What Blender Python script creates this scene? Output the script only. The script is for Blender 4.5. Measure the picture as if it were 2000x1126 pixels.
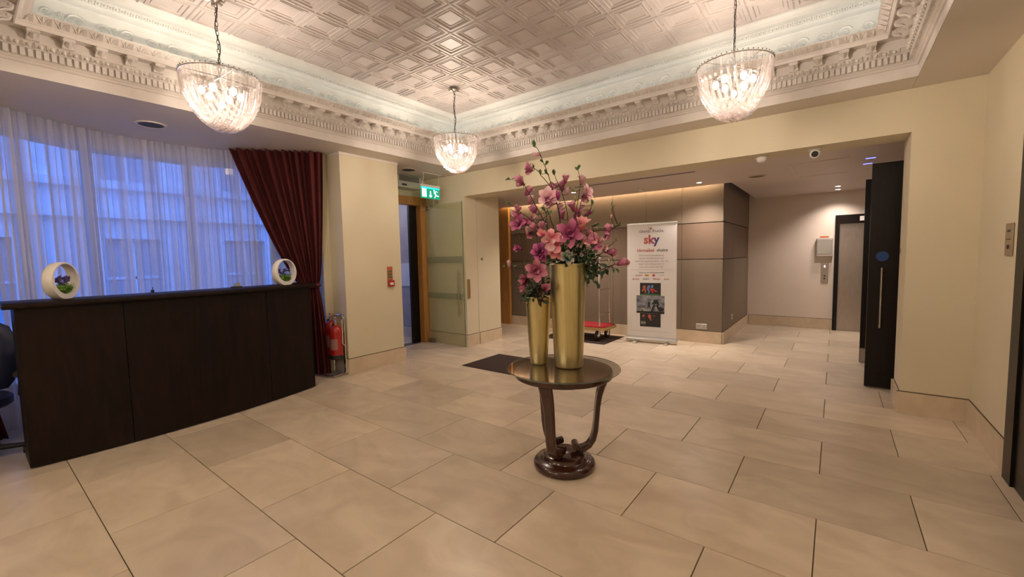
import bpy, bmesh, math, random
from mathutils import Vector, Matrix
R = math.radians
PI = math.pi
for o in list(bpy.data.objects): bpy.data.objects.remove(o, do_unlink=True)
SC = bpy.context.scene
COL = SC.collection
random.seed(7)

# ------------------------------------------------------------------ camera
cam_d = bpy.data.cameras.new('camera')
cam = bpy.data.objects.new('camera', cam_d); COL.objects.link(cam)
cam_d.sensor_width = 36.0; cam_d.lens = 36.0 * 826.3 / 2000.0
cam_d.clip_start = 0.05; cam_d.clip_end = 200
YAW, PITCH, ROLL = -0.6529, 0.07285, -0.0208
fw = Vector((math.sin(YAW)*math.cos(PITCH), math.cos(YAW)*math.cos(PITCH), -math.sin(PITCH)))
rt = Vector((math.cos(YAW), -math.sin(YAW), 0)); up = rt.cross(fw)
rt2 = rt*math.cos(ROLL) + up*math.sin(ROLL); up2 = up*math.cos(ROLL) - rt*math.sin(ROLL)
M = Matrix((rt2, up2, -fw)).transposed().to_4x4(); M.translation = (0, 0, 1.487)
cam.matrix_world = M
SC.camera = cam
# ------------------------------------------------------------------ world and exposure
wd = bpy.data.worlds.new('dusk_sky'); SC.world = wd; wd.use_nodes = True
bg = wd.node_tree.nodes['Background']
bg.inputs[0].default_value = (0.10, 0.27, 1.0, 1); bg.inputs[1].default_value = 3.0
SC.view_settings.view_transform = 'Standard'
SC.view_settings.look = 'None'
SC.view_settings.gamma = 1.0
SC.view_settings.use_curve_mapping = False
SC.cycles.transparent_max_bounces = 40   # many clear rods overlap in each chandelier
SC.view_settings.exposure = 0.52
BULB_W = 30.0          # point light inside each chandelier
BULB_E = 13.0          # glow of each bulb surface
LED_E = 2.4            # cove strips
DOWN_W = 40.0          # corridor downlights
WARM = (1.0, 0.85, 0.69); PINKW = (1.0, 0.83, 0.73); COOL = (0.95, 1.0, 0.95)
def lamp(name, kind, loc, power, color, size=.05, rot=None, spot=None, blend=.6):
    d = bpy.data.lights.new(name, kind); d.energy = power; d.color = color
    if kind in ('POINT', 'SPOT'): d.shadow_soft_size = size
    if kind == 'AREA':
        d.shape = 'RECTANGLE'; d.size, d.size_y = size
    if kind == 'SPOT': d.spot_size = spot; d.spot_blend = blend
    o = bpy.data.objects.new(name, d); COL.objects.link(o); o.location = loc
    if rot: o.rotation_euler = rot
    return o
# unseen point lights behind the camera brighten the lobby; no fitting is known there
for x in (-3.4, -1.6):
    lamp('rear_fill_light', 'POINT', (x, -1.6, 2.6), 24, WARM, .25)

# ------------------------------------------------------------------ materials
MATS = {}
def nodes_of(name):
    m = bpy.data.materials.new(name); m.use_nodes = True
    nt = m.node_tree; b = nt.nodes['Principled BSDF']
    return m, nt, b
def mat(name, col, rough=.5, metal=0.0, emit=None, es=0.0, alpha=None, trans=0, ior=None, coat=0, spec=None, sheen=0):
    m, nt, b = nodes_of(name)
    b.inputs['Base Color'].default_value = (*col, 1); b.inputs['Roughness'].default_value = rough
    b.inputs['Metallic'].default_value = metal
    if emit: b.inputs['Emission Color'].default_value = (*emit, 1); b.inputs['Emission Strength'].default_value = es
    if trans: b.inputs['Transmission Weight'].default_value = trans
    if ior: b.inputs['IOR'].default_value = ior
    if coat: b.inputs['Coat Weight'].default_value = coat
    if sheen: b.inputs['Sheen Weight'].default_value = sheen
    if spec is not None: b.inputs['Specular IOR Level'].default_value = spec
    MATS[name] = m
    return m
def N(nt, t, **kw):
    n = nt.nodes.new(t)
    for k, v in kw.items():
        if k.startswith('i_'): n.inputs[k[2:].replace('_', ' ')].default_value = v
        else: setattr(n, k, v)
    return n
def ramp(nt, stops):
    n = nt.nodes.new('ShaderNodeValToRGB'); cr = n.color_ramp
    while len(cr.elements) < len(stops): cr.elements.new(.5)
    for e, (p, c) in zip(cr.elements, stops): e.position = p; e.color = (*c, 1)
    return n
def noise_mat(name, c1, c2, scale=3.0, detail=6.0, rough=.5, metal=0.0, bump=0.0, bscale=None, stretch=None, coat=0, island=0.0, rand_obj=0.0, lo=.35, hi=.65, spec=None, dist=0.0):
    m, nt, b = nodes_of(name)
    tc = N(nt, 'ShaderNodeTexCoord'); mp = N(nt, 'ShaderNodeMapping')
    nt.links.new(tc.outputs['Object'], mp.inputs[0])
    if stretch: mp.inputs['Scale'].default_value = stretch
    nz = N(nt, 'ShaderNodeTexNoise'); nz.inputs['Scale'].default_value = scale; nz.inputs['Detail'].default_value = detail
    nz.inputs['Distortion'].default_value = dist
    nt.links.new(mp.outputs[0], nz.inputs['Vector'])
    rp = ramp(nt, [(lo, c1), (hi, c2)]); nt.links.new(nz.outputs['Fac'], rp.inputs[0])
    out = rp.outputs[0]
    if rand_obj:
        oi = N(nt, 'ShaderNodeObjectInfo')
        ad = N(nt, 'ShaderNodeVectorMath', operation='SCALE'); nt.links.new(oi.outputs['Random'], ad.inputs['Scale']); ad.inputs[0].default_value = (37., 91., 53.)
        av = N(nt, 'ShaderNodeVectorMath', operation='ADD'); nt.links.new(tc.outputs['Object'], av.inputs[0]); nt.links.new(ad.outputs[0], av.inputs[1])
        nt.links.new(av.outputs[0], mp.inputs[0])
        mr = N(nt, 'ShaderNodeMapRange'); mr.inputs['To Min'].default_value = 1-rand_obj; mr.inputs['To Max'].default_value = 1+rand_obj*.6
        nt.links.new(oi.outputs['Random'], mr.inputs['Value'])
        sc = N(nt, 'ShaderNodeVectorMath', operation='SCALE'); nt.links.new(out, sc.inputs[0]); nt.links.new(mr.outputs[0], sc.inputs['Scale'])
        out = sc.outputs[0]
    nt.links.new(out, b.inputs['Base Color'])
    b.inputs['Roughness'].default_value = rough; b.inputs['Metallic'].default_value = metal
    if coat: b.inputs['Coat Weight'].default_value = coat; b.inputs['Coat Roughness'].default_value = .12
    if spec is not None: b.inputs['Specular IOR Level'].default_value = spec
    if bump:
        nb = N(nt, 'ShaderNodeTexNoise'); nb.inputs['Scale'].default_value = bscale or scale*4; nb.inputs['Detail'].default_value = 4
        nt.links.new(mp.outputs[0], nb.inputs['Vector'])
        bp = N(nt, 'ShaderNodeBump'); bp.inputs['Strength'].default_value = bump; bp.inputs['Distance'].default_value = .01
        nt.links.new(nb.outputs['Fac'], bp.inputs['Height']); nt.links.new(bp.outputs[0], b.inputs['Normal'])
    MATS[name] = m
    return m
m_tile = noise_mat('floor_limestone', (.60, .50, .375), (.72, .615, .475), scale=2.2, detail=9, rough=.30, rand_obj=.13, stretch=(1, 1.7, 1), dist=1.2, spec=.45)
m_skirt = noise_mat('skirting_stone', (.58, .47, .33), (.68, .56, .41), scale=4, detail=8, rough=.3, dist=1.0)
m_grout = mat('grout', (.09, .06, .035), .9)
m_cream = noise_mat('cream_wall_paint', (.66, .59, .425), (.69, .62, .45), scale=1.2, detail=3, rough=.62)
m_pinkw = noise_mat('pale_corridor_paint', (.74, .65, .565), (.77, .68, .595), scale=1.2, detail=3, rough=.6)
m_soffit = noise_mat('ceiling_paint', (.70, .64, .575), (.73, .67, .605), scale=1, detail=3, rough=.55)
m_cceil = noise_mat('corridor_ceiling_paint', (.64, .56, .52), (.67, .59, .55), scale=1, detail=3, rough=.5)
m_plaster = noise_mat('plaster_white', (.61, .565, .525), (.65, .605, .565), scale=9, detail=4, rough=.55, bump=.06, bscale=60)
m_frieze = noise_mat('frieze_white', (.64, .64, .61), (.69, .69, .66), scale=8, detail=4, rough=.5)
m_tin = noise_mat('pressed_tin_paint', (.50, .445, .42), (.54, .485, .46), scale=6, detail=4, rough=.46, bump=.02, bscale=40)
m_mahog = noise_mat('dark_mahogany', (.0045, .002, .0015), (.013, .005, .003), scale=3, detail=8, rough=.45, stretch=(5, 5, .5), dist=1.5, spec=.22)
m_table = noise_mat('polished_mahogany', (.040, .012, .008), (.060, .018, .011), scale=3, detail=5, rough=.2, stretch=(2, 2, 1), dist=.6, coat=.5)
m_blackdoor = noise_mat('black_brown_door', (.005, .003, .0025), (.008, .005, .004), scale=4, rough=.35, spec=.3, stretch=(6, 6, .6))
m_oak = noise_mat('golden_oak', (.42, .20, .055), (.56, .29, .09), scale=4, detail=7, rough=.38, stretch=(8, 8, .6), dist=.8)
m_brown = noise_mat('bronze_wall_panel', (.185, .142, .100), (.205, .158, .112), scale=90, detail=3, rough=.5)
m_brown2 = noise_mat('bronze_band_panel', (.160, .108, .072), (.180, .122, .082), scale=90, detail=3, rough=.48)
m_gold = noise_mat('brushed_gold', (.66, .57, .29), (.76, .68, .38), scale=9, detail=6, rough=.33, metal=1.0, stretch=(14, 14, .25), bump=.04, bscale=40)
m_chrome = mat('chrome', (.75, .72, .70), .14, 1.0)
m_steel = noise_mat('brushed_steel', (.40, .35, .31), (.47, .42, .38), scale=12, rough=.36, metal=1.0, stretch=(12, 12, .4))
m_chain = mat('chain_metal', (.10, .085, .07), .35, 1.0)
m_white = mat('white_plastic', (.78, .76, .72), .35)
m_porc = mat('white_ceramic', (.78, .74, .70), .28)
m_black = mat('black_rubber', (.012, .012, .013), .6)
m_mat = noise_mat('brown_carpet_mat', (.035, .019, .013), (.060, .034, .024), scale=160, detail=2, rough=.95, bump=.5, bscale=300)
m_red = noise_mat('burgundy_velvet', (.070, .007, .009), (.13, .014, .014), scale=3, detail=3, rough=.85, stretch=(5, 5, .6))
m_exred = mat('extinguisher_red', (.38, .014, .010), .3, coat=.4)
m_cloth = mat('red_carpet', (.32, .012, .018), .9)
m_brass = mat('brass_edge', (.55, .38, .18), .3, .8)
m_offic = mat('dark_blue_leather', (.018, .024, .06), .45)
m_banner = mat('banner_vinyl', (.68, .65, .63), .42)
m_alu = mat('banner_aluminium', (.50, .49, .47), .38, .85)
m_black_ink = mat('ink_dark', (.05, .045, .07), .6)
m_grey_ink = mat('ink_grey', (.36, .33, .32), .6)
m_red_ink = mat('ink_red', (.42, .03, .035), .6)
m_yel_ink = mat('ink_yellow', (.62, .38, .03), .6)
m_blue_ink = mat('ink_blue', (.05, .09, .32), .6)
m_pdark = mat('print_dark', (.012, .012, .014), .5)
m_pfog = noise_mat('print_fog', (.05, .06, .08), (.34, .35, .38), scale=7, rough=.5, stretch=(1, 1, 2))
m_porange = mat('print_orange', (.45, .10, .05), .5)
m_pblue = mat('print_blue', (.12, .20, .42), .5)
m_pgreen = mat('print_green', (.05, .20, .04), .5)
m_green = mat('exit_green', (.0, .18, .09), .35, emit=(.0, .42, .22), es=.55)
m_exitw = mat('exit_white', (.7, .8, .9), .4, emit=(.62, .80, 1.0), es=.85)
m_exitglow = mat('exit_glow', (.0, .6, .6), .4, emit=(.02, .85, .80), es=1.0)
m_bulb = mat('bulb_glow', (1, .9, .8), .4, emit=(1.0, .80, .66), es=BULB_E)
m_led = mat('led_strip', (1, 1, 1), .4, emit=COOL, es=LED_E)
m_ledw = mat('warm_led_strip', (1, 1, 1), .4, emit=(1.0, .76, .50), es=34.0)
m_spot = mat('downlight_lens', (1, 1, 1), .4, emit=(1, .93, .88), es=14)
m_blueglow = mat('blue_glow', (.2, .2, 1), .4, emit=(.16, .18, 1.0), es=2.2)
m_greencar = mat('white_indicator', (1, 1, 1), .4, emit=(.8, .85, 1.0), es=2.0)
m_bluesign = mat('blue_sign', (.008, .05, .20), .4)
m_orange = mat('sign_orange', (.50, .12, .04), .5)
m_leafg = noise_mat('leaf_green', (.035, .10, .022), (.09, .19, .05), scale=25, rough=.5)
m_leafd = noise_mat('leaf_dark_green', (.010, .040, .014), (.035, .085, .035), scale=25, rough=.5)
m_bark = mat('twig_bark', (.035, .018, .010), .8)
m_lav = noise_mat('lavender_bloom', (.05, .03, .13), (.16, .11, .30), scale=40, rough=.8)
m_grass = noise_mat('planter_grass', (.05, .13, .01), (.14, .28, .03), scale=60, rough=.7)
m_stamen = mat('stamen', (.10, .02, .05), .7)
m_dark = mat('dark_grille', (.05, .04, .035), .6)
m_greyg = mat('air_curtain_grey', (.52, .52, .48), .45)
m_facade = noise_mat('dusk_facade', (.72, .73, .76), (.80, .81, .84), scale=3, rough=.8)
m_street = mat('street', (.2, .2, .2), .8)
m_litwin = mat('lit_window', (.5, .4, .3), .5, emit=(1.0, .65, .40), es=1.4)
m_winframe = mat('window_frame_paint', (.35, .36, .38), .5)
m_vest = noise_mat('vestibule_stone', (.42, .36, .31), (.48, .42, .36), scale=3, rough=.4, dist=1)
def glass_like(name, tint, fac, rough=.02, body=None, bodyfac=0.0):
    """transparent body with fresnel reflection and an optional faint milky scatter"""
    m = bpy.data.materials.new(name); m.use_nodes = True; nt = m.node_tree
    for n in list(nt.nodes): nt.nodes.remove(n)
    out = N(nt, 'ShaderNodeOutputMaterial'); tr = N(nt, 'ShaderNodeBsdfTransparent'); tr.inputs[0].default_value = (*tint, 1)
    gl = N(nt, 'ShaderNodeBsdfGlossy'); gl.inputs['Roughness'].default_value = rough
    lw = N(nt, 'ShaderNodeLayerWeight'); lw.inputs['Blend'].default_value = .5
    pw_ = N(nt, 'ShaderNodeMath', operation='POWER'); pw_.inputs[1].default_value = 5.5-5*fac; nt.links.new(lw.outputs['Facing'], pw_.inputs[0])
    fr_ = N(nt, 'ShaderNodeMapRange'); fr_.inputs['To Min'].default_value = .04; fr_.inputs['To Max'].default_value = .92; nt.links.new(pw_.outputs[0], fr_.inputs['Value'])
    mx = N(nt, 'ShaderNodeMixShader'); nt.links.new(fr_.outputs[0], mx.inputs[0]); nt.links.new(tr.outputs[0], mx.inputs[1]); nt.links.new(gl.outputs[0], mx.inputs[2])
    last = mx
    if body:
        tl = N(nt, 'ShaderNodeBsdfTranslucent'); tl.inputs[0].default_value = (*body, 1)
        df = N(nt, 'ShaderNodeBsdfDiffuse'); df.inputs[0].default_value = (*body, 1)
        m1 = N(nt, 'ShaderNodeMixShader'); m1.inputs[0].default_value = .5; nt.links.new(tl.outputs[0], m1.inputs[1]); nt.links.new(df.outputs[0], m1.inputs[2])
        m2 = N(nt, 'ShaderNodeMixShader'); m2.inputs[0].default_value = bodyfac; nt.links.new(mx.outputs[0], m2.inputs[1]); nt.links.new(m1.outputs[0], m2.inputs[2]); last = m2
    nt.links.new(last.outputs[0], out.inputs[0])
    MATS[name] = m; return m
m_rod = glass_like('chandelier_glass', (.962, .935, .93), .80, .03, (.97, .92, .91), .035)
m_tglass = glass_like('table_glass', (.965, .96, .94), .50, .015)
m_ttop = noise_mat('table_top_veneer', (.115, .060, .040), (.15, .080, .052), scale=3, detail=5, rough=.3, dist=.8)
m_tedge = mat('glass_edge_green', (.10, .14, .11), .1)
m_dglass = glass_like('green_door_glass', (.955, .97, .92), .22, .03, (.66, .70, .54), .09)
m_wglass = glass_like('window_glass', (.92, .95, .97), .3, .02)
def sheer():
    m = bpy.data.materials.new('sheer_voile'); m.use_nodes = True; nt = m.node_tree
    for n in list(nt.nodes): nt.nodes.remove(n)
    out = N(nt, 'ShaderNodeOutputMaterial'); tr = N(nt, 'ShaderNodeBsdfTransparent')
    df = N(nt, 'ShaderNodeBsdfDiffuse'); df.inputs[0].default_value = (.74, .72, .74, 1)
    tl = N(nt, 'ShaderNodeBsdfTranslucent'); tl.inputs[0].default_value = (.86, .86, .90, 1)
    a = N(nt, 'ShaderNodeMixShader'); a.inputs[0].default_value = .5; nt.links.new(df.outputs[0], a.inputs[1]); nt.links.new(tl.outputs[0], a.inputs[2])
    # a thread weave lets less through where the cloth is seen edge-on
    lw = N(nt, 'ShaderNodeLayerWeight'); lw.inputs['Blend'].default_value = .5
    mr = N(nt, 'ShaderNodeMapRange'); mr.inputs['To Min'].default_value = .46; mr.inputs['To Max'].default_value = .97
    nt.links.new(lw.outputs['Facing'], mr.inputs['Value'])
    # uneven gathering: doubled cloth in some widths, single in others
    tc = N(nt, 'ShaderNodeTexCoord'); mp = N(nt, 'ShaderNodeMapping'); mp.inputs['Scale'].default_value = (1.5, 3.6, .10); nt.links.new(tc.outputs['Object'], mp.inputs[0])
    nz = N(nt, 'ShaderNodeTexNoise'); nz.inputs['Scale'].default_value = 1.6; nz.inputs['Detail'].default_value = 3; nt.links.new(mp.outputs[0], nz.inputs['Vector'])
    m2 = N(nt, 'ShaderNodeMapRange'); m2.inputs['From Min'].default_value = .42; m2.inputs['From Max'].default_value = .58; m2.inputs['To Min'].default_value = .50; m2.inputs['To Max'].default_value = .88
    nt.links.new(nz.outputs['Fac'], m2.inputs['Value']); nt.links.new(m2.outputs[0], mr.inputs['To Min'])
    b = N(nt, 'ShaderNodeMixShader'); nt.links.new(mr.outputs[0], b.inputs[0]); nt.links.new(tr.outputs[0], b.inputs[1]); nt.links.new(a.outputs[0], b.inputs[2])
    nt.links.new(b.outputs[0], out.inputs[0]); return m
m_sheer = sheer()
def petal_mat(name, base, mid, tip):
    m, nt, b = nodes_of(name)
    at = N(nt, 'ShaderNodeAttribute', attribute_name='along')
    rp = ramp(nt, [(0.0, base), (.45, mid), (1.0, tip)]); nt.links.new(at.outputs['Fac'], rp.inputs[0])
    nt.links.new(rp.outputs[0], b.inputs['Base Color']); b.inputs['Roughness'].default_value = .6
    b.inputs['Subsurface Weight'].default_value = .0
    return m
PET = {
 'pink': petal_mat('petal_pink', (0.307, 0.038, 0.128), (0.538, 0.147, 0.282), (0.742, 0.384, 0.486)),
 'pale': petal_mat('petal_pale', (0.486, 0.141, 0.230), (0.717, 0.346, 0.422), (0.850, 0.640, 0.640)),
 'dark': petal_mat('petal_dark', (0.128, 0.013, 0.058), (0.320, 0.045, 0.154), (0.538, 0.166, 0.294)),
 'rose': petal_mat('petal_rose', (0.141, 0.015, 0.051), (0.371, 0.077, 0.154), (0.614, 0.256, 0.333)),
 'magenta': petal_mat('petal_magenta', (0.179, 0.015, 0.102), (0.384, 0.045, 0.218), (0.538, 0.141, 0.307)),
 'coral': petal_mat('petal_coral', (0.538, 0.090, 0.154), (0.742, 0.230, 0.294), (0.850, 0.461, 0.474)),
 'green': petal_mat('bud_green', (0.128, 0.179, 0.064), (0.282, 0.346, 0.141), (0.448, 0.486, 0.256)),
 'bract': petal_mat('bract_brown', (0.077, 0.038, 0.026), (0.141, 0.077, 0.045), (0.218, 0.128, 0.077)),
}

# ------------------------------------------------------------------ builders
class MB:
    """collects simple solids and links them as ONE mesh object"""
    def __init__(self): self.v = []; self.f = []; self.a = {}
    def add(self, vs, fs):
        n = len(self.v); self.v += [tuple(p) for p in vs]; self.f += [tuple(i+n for i in f) for f in fs]; return self
    def box(self, x0, x1, y0, y1, z0, z1):
        v = [(x0,y0,z0),(x1,y0,z0),(x1,y1,z0),(x0,y1,z0),(x0,y0,z1),(x1,y0,z1),(x1,y1,z1),(x0,y1,z1)]
        return self.add(v, [(0,3,2,1),(4,5,6,7),(0,1,5,4),(1,2,6,5),(2,3,7,6),(3,0,4,7)])
    def cbox(self, x0, x1, y0, y1, z0, z1, c):
        """box with chamfered top and vertical edges"""
        def ring(i, z): return [(x0+i,y0,z),(x1-i,y0,z),(x1,y0+i,z),(x1,y1-i,z),(x1-i,y1,z),(x0+i,y1,z),(x0,y1-i,z),(x0,y0+i,z)]
        def inr(z): return [(x0+c,y0+c,z),(x1-c,y0+c,z),(x1-c,y0+c,z),(x1-c,y1-c,z),(x1-c,y1-c,z),(x0+c,y1-c,z),(x0+c,y1-c,z),(x0+c,y0+c,z)]
        self.loft([ring(c, z0), ring(c, z1-c), inr(z1)], True); return self
    def loft(self, rings, caps=True, close=True):
        n = len(rings[0]); vs = [p for r in rings for p in r]; fs = []
        for i in range(len(rings)-1):
            for j in range(n if close else n-1):
                k = (j+1) % n
                fs.append((i*n+j, i*n+k, (i+1)*n+k, (i+1)*n+j))
        if caps: fs.append(tuple(reversed(range(n)))); fs.append(tuple((len(rings)-1)*n+j for j in range(n)))
        return self.add(vs, fs)
    def lathe(self, prof, c=(0,0,0), seg=32, caps=True):
        rings = [[(c[0]+r*math.cos(2*PI*j/seg), c[1]+r*math.sin(2*PI*j/seg), c[2]+z) for j in range(seg)] for r, z in prof]
        return self.loft(rings, caps)
    def tube(self, pts, r, seg=8, caps=True, closed=False, flat=None):
        pts = [Vector(p) for p in pts]; n = len(pts); rings = []
        rr = r if isinstance(r, (list, tuple)) else [r]*n
        prev = None
        for i, p in enumerate(pts):
            if closed: t = pts[(i+1) % n]-pts[i-1]
            else: t = pts[min(i+1, n-1)]-pts[max(i-1, 0)]
            t.normalize()
            if prev is None:
                a = Vector((0,0,1)) if abs(t.z) < .9 else Vector((1,0,0)); u = (a-t*a.dot(t)).normalized()
            else:
                u = prev-t*prev.dot(t)
                u = u.normalized() if u.length > 1e-6 else t.orthogonal().normalized()
            prev = u; w = t.cross(u)
            rings.append([p+(u*math.cos(2*PI*j/seg)+w*math.sin(2*PI*j/seg))*rr[i] for j in range(seg)])
        if closed: rings.append(rings[0]); return self.loft(rings, False)
        return self.loft(rings, caps)
    def cyl(self, p0, p1, r, seg=16): return self.tube([p0, p1], r, seg)
    def ball(self, c, r, seg=10, rg=6, s=(1,1,1)):
        rings = []
        for i in range(rg+1):
            a = -PI/2+PI*i/rg; q = max(math.cos(a), .02)*r
            rings.append([(c[0]+q*math.cos(2*PI*j/seg)*s[0], c[1]+q*math.sin(2*PI*j/seg)*s[1], c[2]+r*math.sin(a)*s[2]) for j in range(seg)])
        return self.loft(rings, True)
    def prism(self, poly, d0, d1, axis='y'):
        """flat polygon (a,b) pushed from d0 to d1 along an axis"""
        def P(a, b, d): return {'y': (a, d, b), 'x': (d, a, b), 'z': (a, b, d)}[axis]
        return self.loft([[P(a, b, d0) for a, b in poly], [P(a, b, d1) for a, b in poly]], True)
    def mesh(self, name, m, smooth=False):
        me = bpy.data.meshes.new(name); me.from_pydata(self.v, [], self.f); me.update()
        bm = bmesh.new(); bm.from_mesh(me); bmesh.ops.recalc_face_normals(bm, faces=bm.faces)
        if smooth:
            for f in bm.faces: f.smooth = True
            for e in bm.edges:
                if len(e.link_faces) == 2 and e.calc_face_angle(0) > R(38): e.smooth = False
        bm.to_mesh(me); bm.free(); me.materials.append(m); return me
    def build(self, name, m, parent=None, smooth=False):
        o = bpy.data.objects.new(name, self.mesh(name, m, smooth)); COL.objects.link(o)
        if parent is not None: o.parent = parent
        return o
def tag(o, label=None, cat=None, group=None, kind=None):
    if label: o['label'] = label
    if cat: o['category'] = cat
    if group: o['group'] = group
    if kind: o['kind'] = kind
    return o
def thing(name, label, cat, loc=(0,0,0), rz=0, group=None):
    o = bpy.data.objects.new(name, None); COL.objects.link(o); o.location = loc; o.rotation_euler = (0,0,rz)
    o.empty_display_size = .05
    return tag(o, label, cat, group)
def struct(name, mb, m, label, cat, smooth=False):
    return tag(mb.build(name, m, None, smooth), label, cat, None, 'structure')
def inst(name, me, parent, loc=(0,0,0), rot=(0,0,0), sc=(1,1,1)):
    o = bpy.data.objects.new(name, me); COL.objects.link(o); o.parent = parent; o.location = loc; o.rotation_euler = rot; o.scale = sc
    return o
def dup(root, loc, rz=0, label=None):
    r = root.copy(); COL.objects.link(r); r.location = loc; r.rotation_euler = (0,0,rz)
    if label: r['label'] = label
    for ch in list(root.children):
        c = ch.copy(); COL.objects.link(c); c.parent = r
        for g in ch.children:
            d = g.copy(); COL.objects.link(d); d.parent = c
    return r
def text(body, size, m, parent, loc, rot=(PI/2,0,0), align='CENTER', name='lettering', bold=0.0, ext=.0006, sx=1.0):
    cu = bpy.data.curves.new(name, 'FONT'); cu.body = body; cu.size = size; cu.align_x = align; cu.align_y = 'CENTER'
    cu.extrude = ext; cu.offset = bold; cu.resolution_u = 3
    t = bpy.data.objects.new(name, cu); COL.objects.link(t)
    bpy.context.view_layer.update()
    me = bpy.data.meshes.new_from_object(t.evaluated_get(bpy.context.evaluated_depsgraph_get()))
    bpy.data.objects.remove(t, do_unlink=True)
    me.materials.clear(); me.materials.append(m)
    o = bpy.data.objects.new(name, me); COL.objects.link(o); o.parent = parent; o.location = loc; o.rotation_euler = rot; o.scale = (sx, 1, 1)
    return o

# ================================================================== SETTING
ZS = 2.88            # lobby soffit height
XL, XR, YF, YN = -4.72, .49, 4.81, .15     # edge of the ceiling tray
ZT = 3.48            # pressed tin ceiling
YW = 5.15            # wall with the wide opening
# ---- floor: slab + individual tiles
fl = MB().box(-8.6, 3.2, -2.7, 10.4, -.12, -.004)
floor = struct('floor', fl, m_grout, 'beige limestone tiled floor running through lobby and corridor', 'floor')
tile_me = MB().cbox(-.4435, .4435, -.2977, .2977, -.004, 0.0, .0014).mesh('tile', m_tile)
for r in range(-5, 16):
    y = .41+.6*(r+.5); off = -.045 if r % 2 else .401
    k0 = -8 if y < 5.7 else -7
    if 3.9 < y < 5.2: k0 = -9
    for k in range(k0, 3):
        x = off+.892*k+.446
        if x > 1.35 and y < 5.6: continue
        if x < -6.6 and not (3.9 < y < 5.2): continue
        inst('tile', tile_me, floor, (x, y, 0))
# ---- lobby ceiling (soffit ring round the tray)
c = MB()
c.box(-6.9, XL-.002, -2.7, 5.4, ZS, ZS+.06); c.box(XR+.002, 1.1, -2.7, 5.4, ZS, ZS+.06)
c.box(XL, XR, YF+.002, 5.4, ZS, ZS+.06); c.box(XL, XR, -2.7, YN-.002, ZS, ZS+.06)
ceiling = struct('ceiling', c, m_soffit, 'lobby ceiling of flat plaster soffit around a pressed tin tray', 'ceiling')
MB().box(XL-.1, XR+.1, YN-.1, YF+.1, ZT+.03, ZT+.08).build('tray_light_block', m_tin, ceiling)  # unseen slab added above the panels to stop light leaking in
prof = [(.1525,.003),(.1508,-.005),(.1475,-.005),(.1458,.001),(.1190,.002),(.1175,-.004),(.1130,-.004),(.1110,.007),(.0880,.009),(.0865,.003),(.0825,.003),(.0800,.010),(.066,.010)]
pm = MB(); pm.loft([[(-d,-d,z),(d,-d,z),(d,d,z),(-d,d,z)] for d, z in prof], False)
pm.add([(-.066,-.066,.010),(.066,-.066,.010),(.066,.066,.010),(-.066,.066,.010)], [(0,1,2,3)])
for sx in (-1, 1):
    pm.ball((sx*.150, 0, -.010), .006, 6, 3)
pan_me = pm.mesh('tin_panel', m_tin)
for i in range(14):
    for j in range(12):
        inst('tin_panel', pan_me, ceiling, (-4.293+.1525+.305*i, .667+.1525+.305*j, ZT))
MB().box(XL, XR, YN, .667, ZT, ZT+.02).build('ceiling_margin', m_tin, ceiling)
# ---- cornice: four mitred sides, each with dentils, brackets and enrichments
PROF = [(0,.0),(0,.088),(.010,.090),(.016,.098),(.020,.106),(.028,.110),(.034,.118),(.044,.122),(.044,.182),(.054,.184),(.062,.196),(.078,.212),(.090,.222),(.090,.290),
        (.196,.290),(.200,.276),(.208,.276),(.210,.302),(.216,.306),(.218,.314),(.226,.318),(.240,.328),(.262,.338),(.276,.346),(.284,.350),(.284,.358),(.276,.360),
        (.250,.345),(.108,.340)]
PROF2 = [(.108,.340),(.104,.548),(.116,.552),(.118,.560),(.150,.558),(.180,.560),(.200,.568),(.204,.576),(.214,.576),(.236,.590),(.258,.598),(.262,.606),(.276,.606),(.290,.586),(.330,.574),(.380,.572),(.420,.582),(.452,.597),(.470,.600)]
sides = {'left': ((XL, YN), (0,1), (1,0), YF-YN), 'back': ((XL, YF), (1,0), (0,-1), XR-XL),
         'right': ((XR, YF), (0,-1), (-1,0), YF-YN), 'front': ((XR, YN), (-1,0), (0,1), XR-XL)}
dent = MB().box(-.013, .013, 0, .020, .124, .178).mesh('dentil', m_plaster)
bk = MB()
pr_ = [(0,.228),(.018,.222),(.034,.226),(.040,.240),(.052,.252),(.074,.256),(.092,.262),(.100,.274),(.104,.289),(0,.289)]
bk.loft([[(-.030, a, b) for a, b in pr_], [(.030, a, b) for a, b in pr_]], True)
bk.box(-.037, .037, 0, .110, .280, .2895)
bk.cyl((-.034,.022,.236), (.034,.022,.236), .014, 10); bk.cyl((-.034,.086,.272), (.034,.086,.272), .010, 10)
bk.loft([[(-.016,.040,.236),(0,.034,.228),(.016,.040,.236)], [(-.018,.060,.250),(0,.060,.240),(.018,.060,.250)], [(-.014,.090,.256),(0,.094,.250),(.014,.090,.256)]], True)
brk = bk.mesh('bracket', m_plaster, True)
tn = 1
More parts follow.
